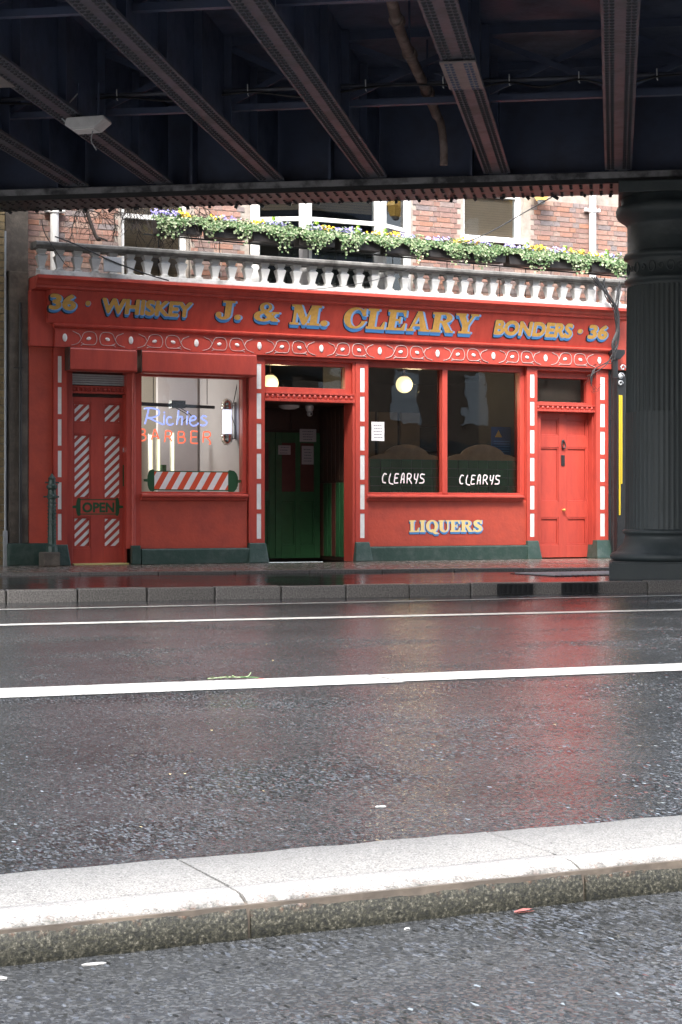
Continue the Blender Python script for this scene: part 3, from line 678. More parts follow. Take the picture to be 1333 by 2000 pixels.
# --- pilasters
inl_z = [(Z(708, b), Z(708, a)) for a, b in ((718, 766), (774, 823), (832, 880), (889, 937), (946, 995), (1003, 1051))]
def pilaster(s0, s1, i0, i1):
    mb = MB().box(s0, s1, .012, .3, .42, 2.949)
    mb.box(s0, i0, 0, .0115, .42, 2.949).box(i1, s1, 0, .0115, .42, 2.949)
    zs = [.42] + [v for p in inl_z[::-1] for v in p] + [2.949]
    for k in range(0, len(zs), 2): mb.box(i0+.0002, i1-.0002, 0, .0115, zs[k], zs[k+1])
    p = mb.build('pilaster', 'red', B)
    for a, b in inl_z: MB().box(i0+.001, i1-.001, .006, .0119, a+.001, b-.001).build('inlay', 'white', p)
    mb = MB(); f = .035
    vs = [(s0-f, -.09, .15), (s1+f, -.09, .15), (s1+f, .3, .15), (s0-f, .3, .15), (s0-.006, -.03, .42), (s1+.006, -.03, .42), (s1+.006, .3, .42), (s0-.006, .3, .42)]
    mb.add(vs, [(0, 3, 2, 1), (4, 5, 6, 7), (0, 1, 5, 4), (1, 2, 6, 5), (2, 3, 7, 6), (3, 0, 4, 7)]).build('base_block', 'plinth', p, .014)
    return p
pilaster(0.0, S(131), S(113.5), S(121))
pilaster(S(487), S(517.5), S(502), S(511))
pilaster(S(695), S(720), S(704), S(713))
pilaster(S(1030), S(1050), S(1036), S(1044.5))
pilaster(S(1165), 8.425, S(1173), S(1182))
# plain post between barber door and window
mp = MB().box(.985, 1.165, .03, .3, .36, 2.66).tube([(1.075, .03, .36), (1.075, .03, 2.66)], .03, 12).build('door_post', 'red', B)
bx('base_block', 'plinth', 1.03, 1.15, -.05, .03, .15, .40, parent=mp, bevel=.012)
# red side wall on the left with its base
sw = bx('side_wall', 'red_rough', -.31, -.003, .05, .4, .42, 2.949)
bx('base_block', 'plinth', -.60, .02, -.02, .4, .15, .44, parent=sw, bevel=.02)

# --- stall risers, plinths, sills
def riser(name, s0, s1, zt):
    p = bx(name, 'red_rough', s0, s1, .025, .3, .356, zt)
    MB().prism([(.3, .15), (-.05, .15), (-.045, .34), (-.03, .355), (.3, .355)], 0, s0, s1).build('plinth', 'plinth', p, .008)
    return p
r1 = riser('stall_riser', 1.166, 2.675, 1.0); r2 = riser('stall_riser', S(720)+.002, S(1030)-.002, 1.0)
def sill(s0, s1): return MB().prism([(.14, .985), (.0, .985), (-.02, 1.0), (-.022, 1.02), (-.06, 1.03), (-.07, 1.045), (-.07, 1.06), (-.05, 1.075), (.14, 1.09)], 0, s0, s1)
sill(1.168, 2.655).build('window_sill', 'red', r1, .003); sill(S(719, -.05), S(1024, -.05)).build('window_sill', 'red', r2, .003)
r, ext = serif_word('LIQUERS', gap=.015); mid, lite, blk = shaded(r)
sign('lettering', r, ext, (S(801), S(944), Z(870, 1039), Z(870, 1016)), r2, lambda z: .025, [(r.A, 'cream_gold'), (lite, 'lblue'), (mid, 'blue'), (blk, 'ink')])

# --- barber shop window
D1 = .11
bw = frame_bars(1.168, 2.675, 1.075, 2.66, .05, .17, .025, .06, .03, .04).build('barber_window', 'red', B, .004)
MB().box(1.19, 2.62, D1, D1+.006, 1.10, 2.63).build('pane', 'glass', bw)
# painted barber pole on the pane
q = lambda x, y, d=D1-.004: P(x, y, d)
def on_glass(pts, name, m, parent, d=D1-.003):
    mb = MB(); mb.add([(*[P(x, y, d)[0]], d, P(x, y, d)[1]) for x, y in pts], [tuple(range(len(pts)))]); return mb.build(name, m, parent)
def pole_sign(parent, x0, x1, xa, xb, y0, y1, sk, d, stripes=7, name='pole_decal', red='orange_red'):
    yc = (y0+y1)/2; h = (y1-y0)/2
    mb = MB()
    def add(pts): mb.add([(P(x, y, d)[0], d, P(x, y, d)[1]) for x, y in pts], [tuple(range(len(pts)))])
    fy = lambda x, y: y + sk*(x-x0)
    def cap(xs, xe):
        sg = 1 if xe > xs else -1; pts = [(xs, y0-3), (xs, y1+3)]
        for k in range(9):
            a = math.pi/2 - math.pi*k/8; pts.append((xs + sg*(3+(abs(xe-xs)-10)*math.cos(a)**.7) if math.cos(a) > 1e-6 else xs+sg*3, yc + (h+5)*math.sin(a)))
        pts = [(x, fy(x, y)) for x, y in pts]; add(pts)
        xm = xe - sg*7; add([(xm, fy(xm, yc-3)), (xm, fy(xm, yc+3)), (xe, fy(xe, yc+2.2)), (xe, fy(xe, yc-2.2))])
    cap(xa, x0); mb.build(name, 'green_dec', parent); mb = MB(); cap(xb, x1); mb.build(name, 'green_dec', parent)
    for ya, yb in ((y0-2, y0), (y1, y1+2)):
        m2 = MB(); m2.add([(P(x, fy(x, y), d)[0], d, P(x, fy(x, y), d)[1]) for x, y in ((xa, ya), (xb, ya), (xb, yb), (xa, yb))], [(0, 1, 2, 3)]); m2.build('decal_border', 'green_dec', parent)
    return fy
fy = pole_sign(bw, 281, 473, 302, 446, 921, 955, .012, D1-.003)
def stripes_in(x0, x1, y0, y1, fy, d, parent, period, wd, sl, m1, m2, x_off=0., names=('stripe_red', 'stripe_white')):
    def clip(poly):
        def cl(p, f, inter):
            out = []
            for i in range(len(p)):
                a, b = p[i], p[(i+1) % len(p)]
                if f(a): out.append(a)
                if f(a) != f(b): out.append(inter(a, b))
            return out
        for c, ge in ((x0, 1), (x1, 0)):
            poly = cl(poly, (lambda p: p[0] >= c) if ge else (lambda p: p[0] <= c), lambda a, b: (c, a[1]+(b[1]-a[1])*(c-a[0])/(b[0]-a[0])))
            if len(poly) < 3: return None
        return poly
    for which, m in ((0, m1), (1, m2)):
        if m is None: continue
        mb = MB(); k = -30
        while k < 40:
            xs = x0 + x_off + k*period + (wd if which == 0 else 0); ww = (period-wd) if which == 0 else wd
            pl = clip([(xs, y1), (xs+ww, y1), (xs+ww+sl*(y1-y0), y0), (xs+sl*(y1-y0), y0)])
            if pl: mb.add([(P(x, fy(x, y), d)[0], d, P(x, fy(x, y), d)[1]) for x, y in pl], [tuple(range(len(pl)))])
            k += 1
        if mb.f: mb.build(names[which], m, parent)
stripes_in(302, 446, 921, 955, fy, D1-.003, bw, 23.4, 11.5, .55, 'orange_red', 'white', x_off=-14)

# --- shutter boxes over the barber door and window
for a, b in ((138, 267), (278.5, 501)):
    s0, s1 = S(a, -.2), S(b, -.2); z1 = 2.955; z0 = 2.645
    p = MB().prism([(.05, z1-.0), (-.19, z1-.02), (-.20, z1-.04), (-.20, z0+.02), (-.17, z0), (.05, z0)], 0, s0, s1).build('shutter_box', 'red', B, .006)
    MB().box(s0-.016, s0-.001, -.195, .05, z0+.005, z1-.01).build('end_cap', 'dark_wood', p, .002); MB().box(s1+.001, s1+.012, -.195, .05, z0+.005, z1-.01).build('end_cap', 'red', p, .002)

# --- panelled doors
def panel_door(name, s0, s1, z0, z1, d, cols, rows, m, th=.05):
    mb = MB(); xs = [s0] + [v for c in cols for v in c] + [s1]
    for k in range(0, len(xs), 2): mb.box(xs[k], xs[k+1], d, d+th, z0, z1)
    zs = [z0] + [v for r_ in sorted(rows) for v in r_] + [z1]
    for c in cols:
        for k in range(0, len(zs), 2): mb.box(c[0]+.0003, c[1]-.0003, d+.0003, d+th-.0003, zs[k], zs[k+1])
    door = mb.build(name, m, B, .004); out = []
    for c in cols:
        for r_ in rows:
            pm = frame_bars(c[0]+.001, c[1]-.001, r_[0]+.001, r_[1]-.001, d+.006, d+.03, .022, .022, .022, .022).box(c[0]+.023, c[1]-.023, d+.022, d+.04, r_[0]+.023, r_[1]-.023)
            out.append(pm.build('panel', m, door, .006))
    return door, out
DB = .16
cx = [(S(143, DB), S(178, DB)), (S(202, DB), S(237, DB))]
rz = [(Z(190, b, DB), Z(190, a, DB)) for a, b in ((787, 827), (848, 975), (1009, 1070))]
bd, pans = panel_door('barber_door', S(139, DB), S(246, DB), .17, Z(190, 776, DB), DB, cx, rz, 'red')
DS = DB+.0215
for x0, x1 in ((146, 176), (204.5, 234.5)):
    for (y0, y1) in ((791, 823), (852, 971), (1013, 1067)):
        pn = pans[0]
        stripes_in(x0, x1, y0, y1, lambda x, y: y + .02*(x-190), DS-.002, bd, 16.4, 8.3, 1.0, None, 'white', x_off=-6)
fyo = pole_sign(bd, 142, 241, 158, 226, 977, 1003, 0., DB-.002, name='open_decal')
sans_flat('open_lettering', 'OPEN', (S(162, DB), S(223, DB), Z(190, 1000, DB), Z(190, 981, DB)), bd, DB, 'green_dec', .06)
MB().box(S(239.5, DB), S(242, DB), DB-.03, DB, Z(240, 884, DB), Z(240, 874, DB)).build('latch', 'chrome', bd, .003)
MB().box(S(240, DB), S(244, DB), DB-.012, DB, Z(240, 950, DB), Z(240, 908, DB)).build('push_plate', 'green_dec', bd, .002)
MB().box(S(139, DB), S(246, DB), .02, DB+.06, .151, .172).build('threshold', 'sill_yellow', B, .003)
ts = MB()
for k in range(5): z = Z(190, 752-k*4.3, .14); ts.box(S(139, .14), S(246, .14), .13+.004*(k % 2), .17, z, z+.022)
ts.build('roller_slats', 'grey_metal', B, .003); bx('door_head_light_block', 'dark_wood', .16, .985, .215, .23, 2.2, 2.7); bx('door_light_block', 'dark_wood', .16, 1.18, .26, .29, .14, 2.75)  # unseen boards added behind slats and door to stop the room's light
def dentils(name, s0, s1, z0, z1, d0, d1, n, m='red'):
    p = bx(name, m, s0, s1, d0, d1, z0, z0+(z1-z0)*.3); bx('top_bead', m, s0, s1, d0+.012, d1, z1-(z1-z0)*.2, z1, parent=p)
    bx('backing', m, s0, s1, d0+.035, d1, z0+(z1-z0)*.3, z1-(z1-z0)*.2, parent=p, bevel=0)
    w_ = (s1-s0)/n; me = MB().ball((0, 0, 0), w_*.33, .026, (z1-z0)*.28, 8, 6).mesh('dentil', M[m])
    for k in range(n): inst(me, 'dentil', p, (s0+(k+.5)*w_, d0+.03, (z0+z1)/2+.004))
    return p
dentils('door_head', S(139, .12), S(246, .12), Z(190, 769, .12), Z(190, 754, .12), .11, .2, 12)
bx('door_jamb', 'red', .166, S(139.5, DB), .1, .3, .15, 2.66); bx('door_jamb', 'red', S(246, DB), .984, .1, .3, .15, 2.66)

# --- pub entrance
OE0, OE1 = S(517.5)+.003, S(690)
dentils('entrance_head', OE0, OE1+.02, Z(600, 785), Z(600, 767), -.015, .15, 17)
et = frame_bars(OE0, OE1, Z(600, 767)+.002, 2.90, .06, .2, .03, .09, .07, .06).build('entrance_transom', 'red', B, .004)
MB().box(OE0+.02, OE1-.07, .13, .136, Z(600, 767)+.05, 2.86).build('pane', 'glass', et)
bx('transom_head', 'red', OE0, S(695), .0, .2, 2.90, 2.949)
bx('entrance_jamb', 'red', OE1, S(695)-.002, .012, .3, .15, 2.899)
LD, LC = 1.35, 2.335
lob = MB().box(2.80, 2.90, .3, LD, .15, LC).box(OE1+.10, OE1+.17, .3, LD, .15, LC).box(2.80, OE1+.17, LD, LD+.1, .15, LC).box(2.80, OE1+.17, .16, LD+.1, LC, LC+.1).build('entrance_lobby', 'dark_wood', B)
for k in range(7):
    d = .36 + k*.14; bx('wall_plank', 'trail_green' if k % 3 else 'door_maroon', OE1+.085, OE1+.099, d, d+.125, .2, 1.25, parent=lob); bx('wall_plank', 'dark_wood', OE1+.085, OE1+.099, d, d+.125, 1.28, LC-.02, parent=lob)  # lower green planks hold the light trail's tint in their colour
xl, xm, xr = 2.905, (2.905+OE1+.085)/2, OE1+.08
for a, b in ((xl, xm-.004), (xm+.004, xr)):
    w_ = (b-a); dl, pp = panel_door('lobby_door', a, b, .17, 1.98, LD-.06, [(a+.09, a+w_/2-.04), (a+w_/2+.04, b-.09)], [(.35, 1.0), (1.12, 1.84)], 'trail_green', .05)
    for k, z in enumerate((1.12,)):
        MB().box(a+.1, b-.1, LD-.055, LD-.045, 1.13, 1.83).build('glazing', 'door_maroon', dl)
for k in range(3):
    a = xl + (xr-xl)*k/3; bx('lobby_fanlight', 'dark_wood', a+.03, a+(xr-xl)/3-.03, LD-.03, LD-.002, 2.02, 2.28)

# --- double shop window of the pub
D2 = .15; WS0, WS1 = S(720)+.003, S(1030)-.003
pw = frame_bars(WS0, WS1, 1.075, 2.948, .07, .22, .02, S(1030)-S(1011, D2), .035, .09).build('pub_window', 'red', B, .005)
mu0, mu1 = S(862, .1), S(872, .1)
MB().box(mu0, mu1, .06, .22, 1.092, 2.857).build('mullion', 'red', pw, .01)
for a, b in ((WS0+.01, mu0+.01), (mu1-.01, S(1012, D2))): MB().box(a, b, D2, D2+.006, 1.10, 2.87).build('pane', 'glass', pw)
# --- red front door on the right
DD = .2
E0, E1 = S(1050)+.003, S(1165)
dentils('front_door_head', E0, E1, Z(1100, 804, 0.), Z(1100, 790, 0.), .03, .26, 12)
ft = frame_bars(E0, E1, Z(1100, 790)+.002, 2.90, .12, .28, .03, .09, .04, .10).build('front_door_transom', 'red', B, .004)
MB().box(E0+.02, E1-.06, DD, DD+.006, Z(1100, 790)+.03, 2.84).build('pane', 'glass', ft)
bx('transom_head', 'red', E0, 8.2, .0, .2, 2.90, 2.949)
bx('front_door_jamb', 'red', S(1149, DD), E1-.002, .08, .3, .15, Z(1100, 804, 0.)-.003); bx('front_door_jamb', 'red', E0, S(1051, DD)+.0, .12, .3, .15, Z(1100, 804, 0.)-.003)
cx = [(S(1055, DD), S(1092, DD)), (S(1107, DD), S(1146, DD))]
rz = [(Z(1100, b, DD), Z(1100, a, DD)) for a, b in ((818, 852), (874, 980), (1011, 1065))]
fd, _ = panel_door('front_door', S(1051, DD)+.001, S(1149, DD)-.001, .165, Z(1100, 804, .0)-.004, DD, cx, rz, 'red')
MB().box(S(1096, DD), S(1103, DD), DD-.012, DD, Z(1100, 910, DD), Z(1100, 889, DD)).build('letterbox', 'black', fd, .004)
zk = Z(1100, 867, DD); sk = S(1099.5, DD)
MB().ball((sk, DD-.012, zk+.04), .025, .018, .025).tube(spline([(sk-.022, DD-.02, zk+.03), (sk-.03, DD-.03, zk-.03), (sk, DD-.034, zk-.07), (sk+.03, DD-.03, zk-.03), (sk+.022, DD-.02, zk+.03)]), .009, 8).box(sk-.012, sk+.012, DD-.02, DD, zk-.085, zk-.06).build('knocker', 'black', fd)
MB().tube([(sk, DD, Z(1100, 996, DD)), (sk, DD-.03, Z(1100, 996, DD))], .012, 10).ball((sk, DD-.04, Z(1100, 996, DD)), .022).build('door_knob', 'gold', fd)

# --- rooms behind the glass
def room(name, m, s0, s1, d0, d1, z0, z1, t=.06):
    return MB().box(s0-t, s0, d0, d1, z0, z1).box(s1, s1+t, d0, d1, z0, z1).box(s0-t, s1+t, d1, d1+t, z0, z1).box(s0-t, s1+t, d0, d1+t, z1, z1+t).box(s0-t, s1+t, d0, d1+t, z0-t, z0).build(name, m, B)
br_ = room('barber_room', 'cream', .2, 2.70, .31, 3.1, .17, 2.93)
MB().box(2.05, 2.65, 1.9, 1.98, .18, 2.92).build('partition', 'lilac', br_); MB().box(2.69, 2.699, .35, 3., .18, 2.92).build('side_lining', 'lilac', br_)
MB().box(.25, 2.04, 2.95, 3.05, .18, 1.55).build('mirror_wall', 'room', br_); MB().box(1.72, 1.95, 2.6, 2.66, .3, 2.1).build('door_frame', 'white', br_)
MB().box(1.1, 1.4, 2.9, 2.94, 1.2, 1.5).box(.75, .95, 2.9, 2.94, 1.25, 1.5).box(1.98, 2.04, 1.5, 1.8, 1.15, 1.5).build('mirror', 'trail_green', br_)
pr = room('bar_room', 'bar_dark', 2.80, 8.42, 1.46, 5.2, .17, 3.05)
MB().box(4.44, 4.46, .301, 1.46, .10, 3.05).box(7.05, 7.11, .222, 1.46, .10, 3.1).box(4.46, 7.05, .3, 1.46, 3.0, 3.06).box(2.8, 4.4, .3, 1.46, 3.0, 3.06).box(4.46, 7.05, .32, 1.46, .1, .17).build('window_bay', 'bar_dark', pr)
MB().box(7.12, 8.6, 1.3, 1.36, .10, 3.1).box(7.12, 8.6, .301, 1.3, 2.98, 3.04).box(8.42, 8.48, .301, 1.3, .1, 2.98).box(7.12, 8.42, .301, 1.3, .1, .148).build('hall_wall', 'bar_tan', pr); MB().box(7.2, 8.2, .36, .37, 2.3, 2.95).build('added_fanlight_panel', 'bar_tan', pr)  # last box: tan panel added close behind the glass to catch daylight
bp_ = MB()
for k in range(4): bp_.box(5.9+k*.42, 6.25+k*.42, 4.3, 4.36, 1.6, 2.5)  # added tan panels standing for the opposite building's reflection in the glass
bp_.build('reflection_panel', 'bar_tan', pr); MB().box(4.6, 5.4, 3.6, 3.68, .2, 2.35).build('back_door', 'door_maroon', pr)
MB().box(4.0, 8.3, 3.2, 3.7, .18, 1.2).build('bar_counter', 'dark_wood', pr)
MB().box(3.0, 8.3, 4.9, 5.1, 1.9, 1.95).box(3.0, 8.3, 4.9, 5.1, 2.3, 2.35).build('bar_shelf', 'dark_wood', pr)

# --- balcony slab, balustrade
bx('balcony_slab', 'soot', -.28, 8.6, .301, UWD+.1, 3.66, 3.80)
bx('balcony_floor', 'soot', -.28, 8.6, -.12, UWD+.1, 3.822, 3.835, bevel=0)
bal = MB().box(-.27, 8.62, -.345, -.12, 3.823, 3.885).build('balustrade', 'stone_white', B, .006)
MB().prism([(-.11, 4.155), (-.35, 4.155), (-.35, 4.17), (-.385, 4.18), (-.395, 4.195), (-.395, 4.225), (-.375, 4.24), (-.09, 4.245), (-.09, 4.16)], 0, -.33, 8.66).build('hand_rail', 'rail_stone', bal, .003)
bpf = [(.052, 0), (.052, .028), (.037, .032), (.034, .05), (.044, .10), (.064, .178), (.062, .19), (.042, .205), (.040, .222), (.05, .228), (.05, .236), (.044, .24), (.056, .246), (.056, .27)]
mb = MB()
for (a, z0), (b, z1) in zip(bpf[:-1], bpf[1:]):
    mb.add([(-a, -a, z0), (a, -a, z0), (a, a, z0), (-a, a, z0), (-b, -b, z1), (b, -b, z1), (b, b, z1), (-b, b, z1)], [(0, 1, 5, 4), (1, 2, 6, 5), (2, 3, 7, 6), (3, 0, 4, 7)])
blm = mb.mesh('baluster', M['stone_white'], None, 0)
s_b0 = S(81, -.23)
for k in range(38):
    x = s_b0 + k*.2335
    if x < 8.6: inst(blm, 'baluster', bal, (x, -.23, 3.885))

# --- upper storey: openings, brickwork
W1 = (S(238, UWD), S(368, UWD)); BAY = (S(490, UWD), S(803, UWD)); W2 = (S(906, UWD), S(1023, UWD)); W2Z = Z(960, 468, UWD)
ops = [(W1[0], W1[1], 3.95), (BAY[0]+.05, BAY[1]-.05, 3.84), (W2[0], W2[1], W2Z)]
mb = MB(); x = -1.0; ZT = 8.6; ZH = 5.9
for a, b, zs in ops:
    mb.box(x, a, UWD+.01, UWD+.3, 3.8, ZH); mb.box(a, b, UWD+.01, UWD+.3, 3.8, zs); x = b
mb.box(x, 10.2, UWD+.01, UWD+.3, 3.8, ZH); mb.box(-1.0, 10.2, UWD+.01, UWD+.3, ZH, ZT)
wall = mb.build('front_wall', 'mortar', B)
bricks = []
z = 3.90; row = 0
while z < 5.42:
    x = -.9 + (row % 2)*.166; st = row % 2
    while x < 10.1:
        ln = .215 if st == 0 else .1025; st ^= 1
        a, b = x, x+ln
        if not any(a < o[1] and b > o[0] and z+.065 > o[2] for o in ops) and not (BAY[0] < b and a < BAY[1]): bricks.append(((a+b)/2, z+.0325, ln))
        x += ln+.01
    z += .075; row += 1
vis = lambda q: (-.35 < q[0] < 8.95 and q[1] < 5.32)
bricks.sort(key=lambda q: (0 if vis(q) and q[1] > 4.42 else 1 if vis(q) else 2, -q[2]))
bm_ = {l: MB().box(-l/2, l/2, 0, .05, -.0325, .0325).mesh('brick', M['brick'], None, .003) for l in (.215, .1025)}
rest = MB()
for i, (x, z, l) in enumerate(bricks):
    dd = random.uniform(-.003, .003)
    if i < 300: inst(bm_[l], 'brick', wall, (x, UWD+dd, z))
    else: rest.box(x-l/2, x+l/2, UWD+dd, UWD+.03, z-.0325, z+.0325)
tag(rest.build('brickwork', 'brick_stuff', wall), kind='stuff')
print('bricks', len(bricks))
# sash windows
def sash(s0, s1, z0, z1, rail_z, sillz=None):
    f = frame_bars(s0+.003, s1-.003, z0+.003, z1, UWD+.09, UWD+.2, .06, .07, .06, .06).box(s0+.063, s1-.073, UWD+.10, UWD+.18, rail_z-.03, rail_z+.03).build('sash_window', 'white', B, .004)
    MB().box(s0+.05, s1-.06, UWD+.145, UWD+.15, z0+.05, z1-.05).build('pane', 'glass', f)
    bl = MB(); zz_ = z0+.02
    while zz_ < z1-.03: bl.box(s0+.06, s1-.07, UWD+.19, UWD+.193, zz_, zz_+.034); zz_ += .036
    bl.build('blind', 'blind', f); MB().box(s0-.02, s1+.02, UWD+.3, UWD+.32, z0-.05, z1+.05).build('room_back', 'room', f)
    if sillz: MB().box(s0-.05, s1+.05, UWD-.07, UWD+.2, sillz-.06, sillz).build('sill', 'white', f, .008)
    return f
sash(W1[0], W1[1], 3.95, 5.9, Z(300, 425, UWD+.1)); sash(W2[0], W2[1], W2Z, 5.9, 5.5, W2Z+.012)
# canted bay
pts = [(BAY[0], UWD+.0), (S(598, .05), .05), (S(745, .05), .05), (BAY[1], UWD+.0)]
bay = thing('tmp', None, None); bpy.data.objects.remove(bay)
def seg_build(p, q_, boxes, name, m, parent, bevel=.004):
    L_ = math.hypot(q_[0]-p[0], q_[1]-p[1]); ux, uy = (q_[0]-p[0])/L_, (q_[1]-p[1])/L_; mb = MB()
    for (a, b, y0, y1, z0, z1) in boxes(L_):
        mb.box(a, b, y0, y1, z0, z1)
    mb.v = [(p[0]+x*ux-y*uy, p[1]+x*uy+y*ux, z) for x, y, z in mb.v]
    return mb.build(name, m, parent, bevel)
rz_ = Z(670, 433, .1)
bay = MB()
for (x, y) in pts[1:3]: bay.lathe([(.09, 3.836), (.09, 6.0)], x, y+.03, 8, smooth=False)
bay = bay.build('bay_window', 'white', B)
for i in range(3):
    p, q_ = pts[i], pts[i+1]; pl, prr = ((.12, .03) if i == 0 else (.09, .09) if i == 1 else (.03, .12))
    fr = seg_build(p, q_, lambda L_: [(0.001, pl, 0, .12, 3.84, 5.99), (L_-prr, L_-.001, 0, .12, 3.84, 5.99), (pl, L_-prr, .01, .1, 3.84, 3.97), (pl, L_-prr, .02, .09, rz_-.03, rz_+.03), (pl, L_-prr, .01, .1, 5.7, 5.99)], 'sash_frame', 'white', bay)
    seg_build(p, q_, lambda L_: [(pl-.01, L_-prr+.01, .05, .055, 3.96, 5.71)], 'pane', 'glass_dark', bay, 0)
    def slats(L_):
        out = []; z = rz_+.14
        while z < 5.7: out.append((pl, L_-prr, .12, .123, z, z+.034)); z += .037
        return out
    seg_build(p, q_, slats, 'blind', 'blind', bay, 0)
MB().prism([pts[0], pts[1], pts[2], pts[3]], 2, 5.99, 6.15).build('bay_roof', 'white', bay)
MB().box(BAY[0]+.06, BAY[1]-.06, UWD+.5, UWD+.55, 3.84, 6).box(BAY[0], BAY[0]+.05, UWD+.3, UWD+.55, 3.84, 6).box(BAY[1]-.05, BAY[1], UWD+.3, UWD+.55, 3.84, 6).build('bay_room', 'room', bay)
# white rainwater pipes on the upper wall
for px, w_ in ((107, .09), (1158, .085)):
    s = S(px, UWD-.07); p = MB().tube([(s, UWD-.07, 3.84), (s, UWD-.07, 7.5)], w_*.62, 14).build('drainpipe', 'white', B)
    zc_ = Z(px, 411, UWD-.07)
    for zq in (zc_, zc_+1.8):
        MB().tube([(s, UWD-.07, zq-.03), (s, UWD-.07, zq+.03)], w_*.8, 14).ball((s-.115, UWD-.06, zq), .032).ball((s+.115, UWD-.06, zq), .032).box(s-.11, s+.11, UWD-.08, UWD-.0, zq-.018, zq+.018).build('pipe_bracket', 'white', p)

# ================================================================== NEIGHBOURS
nb = thing('neighbouring_wall', 'yellow brick wall with sooty black pier left of the red pub front', 'wall', (-1.5, .1, .15))
MB().box(-4., -.605, .14, .5, .1, 8.4).build('backing', 'mortar', nb)
MB().box(-.56, -.31, .06, .4, .44, 3.9).build('pier', 'soot', nb, .01)
MB().box(-.60, -.30, .12, .5, 3.9, 8.4).build('upper_pier', 'soot', nb, .01)
ym = {l: MB().box(-l/2, l/2, 0, .05, -.0425, .0425).mesh('brick', M['ybrick'], None, .004) for l in (.215, .1025)}
z = .16; row = 0; restb = MB()
while z < 5.4:
    x = -1.6 + (row % 2)*.115
    while x < -.65:
        l = .215; a = x; b = min(x+l, -.61)
        if b-a > .17 and z < 3.9 and a > -1.25: inst(ym[.215], 'brick', nb, (a+l/2, .1+random.uniform(-.004, .004), z+.0425))
        else: restb.box(a, b, .1, .14, z, z+.085)
        x += l+.012
    z += .097; row += 1
tag(restb.build('brickwork', 'ybrick_stuff', nb), kind='stuff')
nr = thing('dark_wall', 'black painted wall right of the pub behind the iron column', 'wall', (9.6, .1, .15))
MB().box(8.44, 11.5, .1, .5, .1, 2.95).build('lower_wall', 'dark_wall', nr); MB().box(8.53, 11.5, .02, .44, 2.952, 3.8).build('upper_band', 'red_rough', nr)

# ================================================================== BRIDGE
bs, bz, bg_ = BR.S, BR.Z, BR.G
bridge = thing('railway_bridge', 'dark riveted iron railway bridge crossing overhead above the street', 'bridge', (0, 0, 4.445), BR)
NEAR = -8.5
MB().box(-16, 16, NEAR, -.07, 5.55, 5.75).build('deck', 'steel', bridge)
rv = lambda r: MB().lathe([(r, 0), (r*.75, -r*.5), (.0005, -r*.75)], 0, 0, 7)
gpx = [1208, 974, 737, 538, 323, 160]
ge = [bs(x, -.2) for x in gpx]; ge = ge + [ge[-1]-1.3, ge[-1]-2.6, ge[-1]-3.9] + [ge[0]+1.35, ge[0]+2.7]
rm = MB(); r0 = rv(.021)
for g in np.arange(-8.0, -.45, .085):
    for e in (-.105, -.062, .062, .105): rm.add([(x+e, y+g, z) for x, y, z in r0.v], r0.f, True)
rvm = rm.mesh('rivets', M['rivet'])
flm = MB().box(-.145, .145, NEAR+.1, -.41, 4.578, 4.603).mesh('flange', M['steel_rust'])
webm = MB().box(-.012, .012, NEAR+.1, -.1, 4.604, 5.549).box(-.1, -.0121, NEAR+.1, -.1, 4.604, 4.62).box(.0121, .1, NEAR+.1, -.1, 4.604, 4.62)
for g in np.arange(NEAR+.6, -.5, 1.25): webm.box(-.09, -.013, g, g+.03, 4.63, 5.54); webm.box(.013, .09, g, g+.03, 4.63, 5.54)
webm = webm.mesh('girder', M['steel'])
for e in ge:
    gd = inst(webm, 'girder', bridge, (e, 0, 0)); 
    ORG[gd.name] = (BR, Vector((e, 0, 0)))
    inst(flm, 'flange', gd, (e, 0, 0)); tag(inst(rvm, 'rivets', gd, (e, 0, 4.578)), kind='stuff')
# bright splice plate under one girder
ga, gb = bg_(905, 118, 4.56)[1], bg_(920, 171, 4.56)[1]
sp = MB().box(ge[1]-.15, ge[1]+.15, ga, gb, 4.546, 4.560).build('splice_plate', 'steel_new', bridge, .004)
rm = MB()
for g in np.arange(ga+.06, gb, .085):
    for e in (-.1, -.06, .06, .1): rm.add([(x+e+ge[1], y+g, z+4.546) for x, y, z in rv(.017).v], r0.f, True)
tag(rm.build('rivets', 'steel', sp), kind='stuff')
# cross bracing between the girders
order = sorted(ge)
for g0 in (-2.7, -6.2):
    for a, b in zip(order[:-1], order[1:]):
        x = MB()
        for (p, q_) in (((a+.02, 4.92), (b-.02, 5.47)), ((a+.02, 5.47), (b-.02, 4.92))):
            dx, dz = q_[0]-p[0], q_[1]-p[1]; L_ = math.hypot(dx, dz); nx, nz = -dz/L_*.03, dx/L_*.03; y = g0 + (.02 if p[1] < q_[1] else 0)
            x.prism([(p[0]+nx, p[1]+nz), (q_[0]+nx, q_[1]+nz), (q_[0]-nx, q_[1]-nz), (p[0]-nx, p[1]-nz)], 1, y, y+.015)
        x.box(a+.014, b-.014, g0-.02, g0+.05, 4.84, 4.90)
        x.build('cross_brace', 'steel', bridge)
for e0, e1 in zip(order[:-1], order[1:]):        # shallow trough plates of the deck between the girders
    for g in np.arange(-8.4, -.2, 1.4): MB().box(e0+.02, e1-.02, g, g+.10, 5.47, 5.549).build('deck_rib', 'steel', bridge)
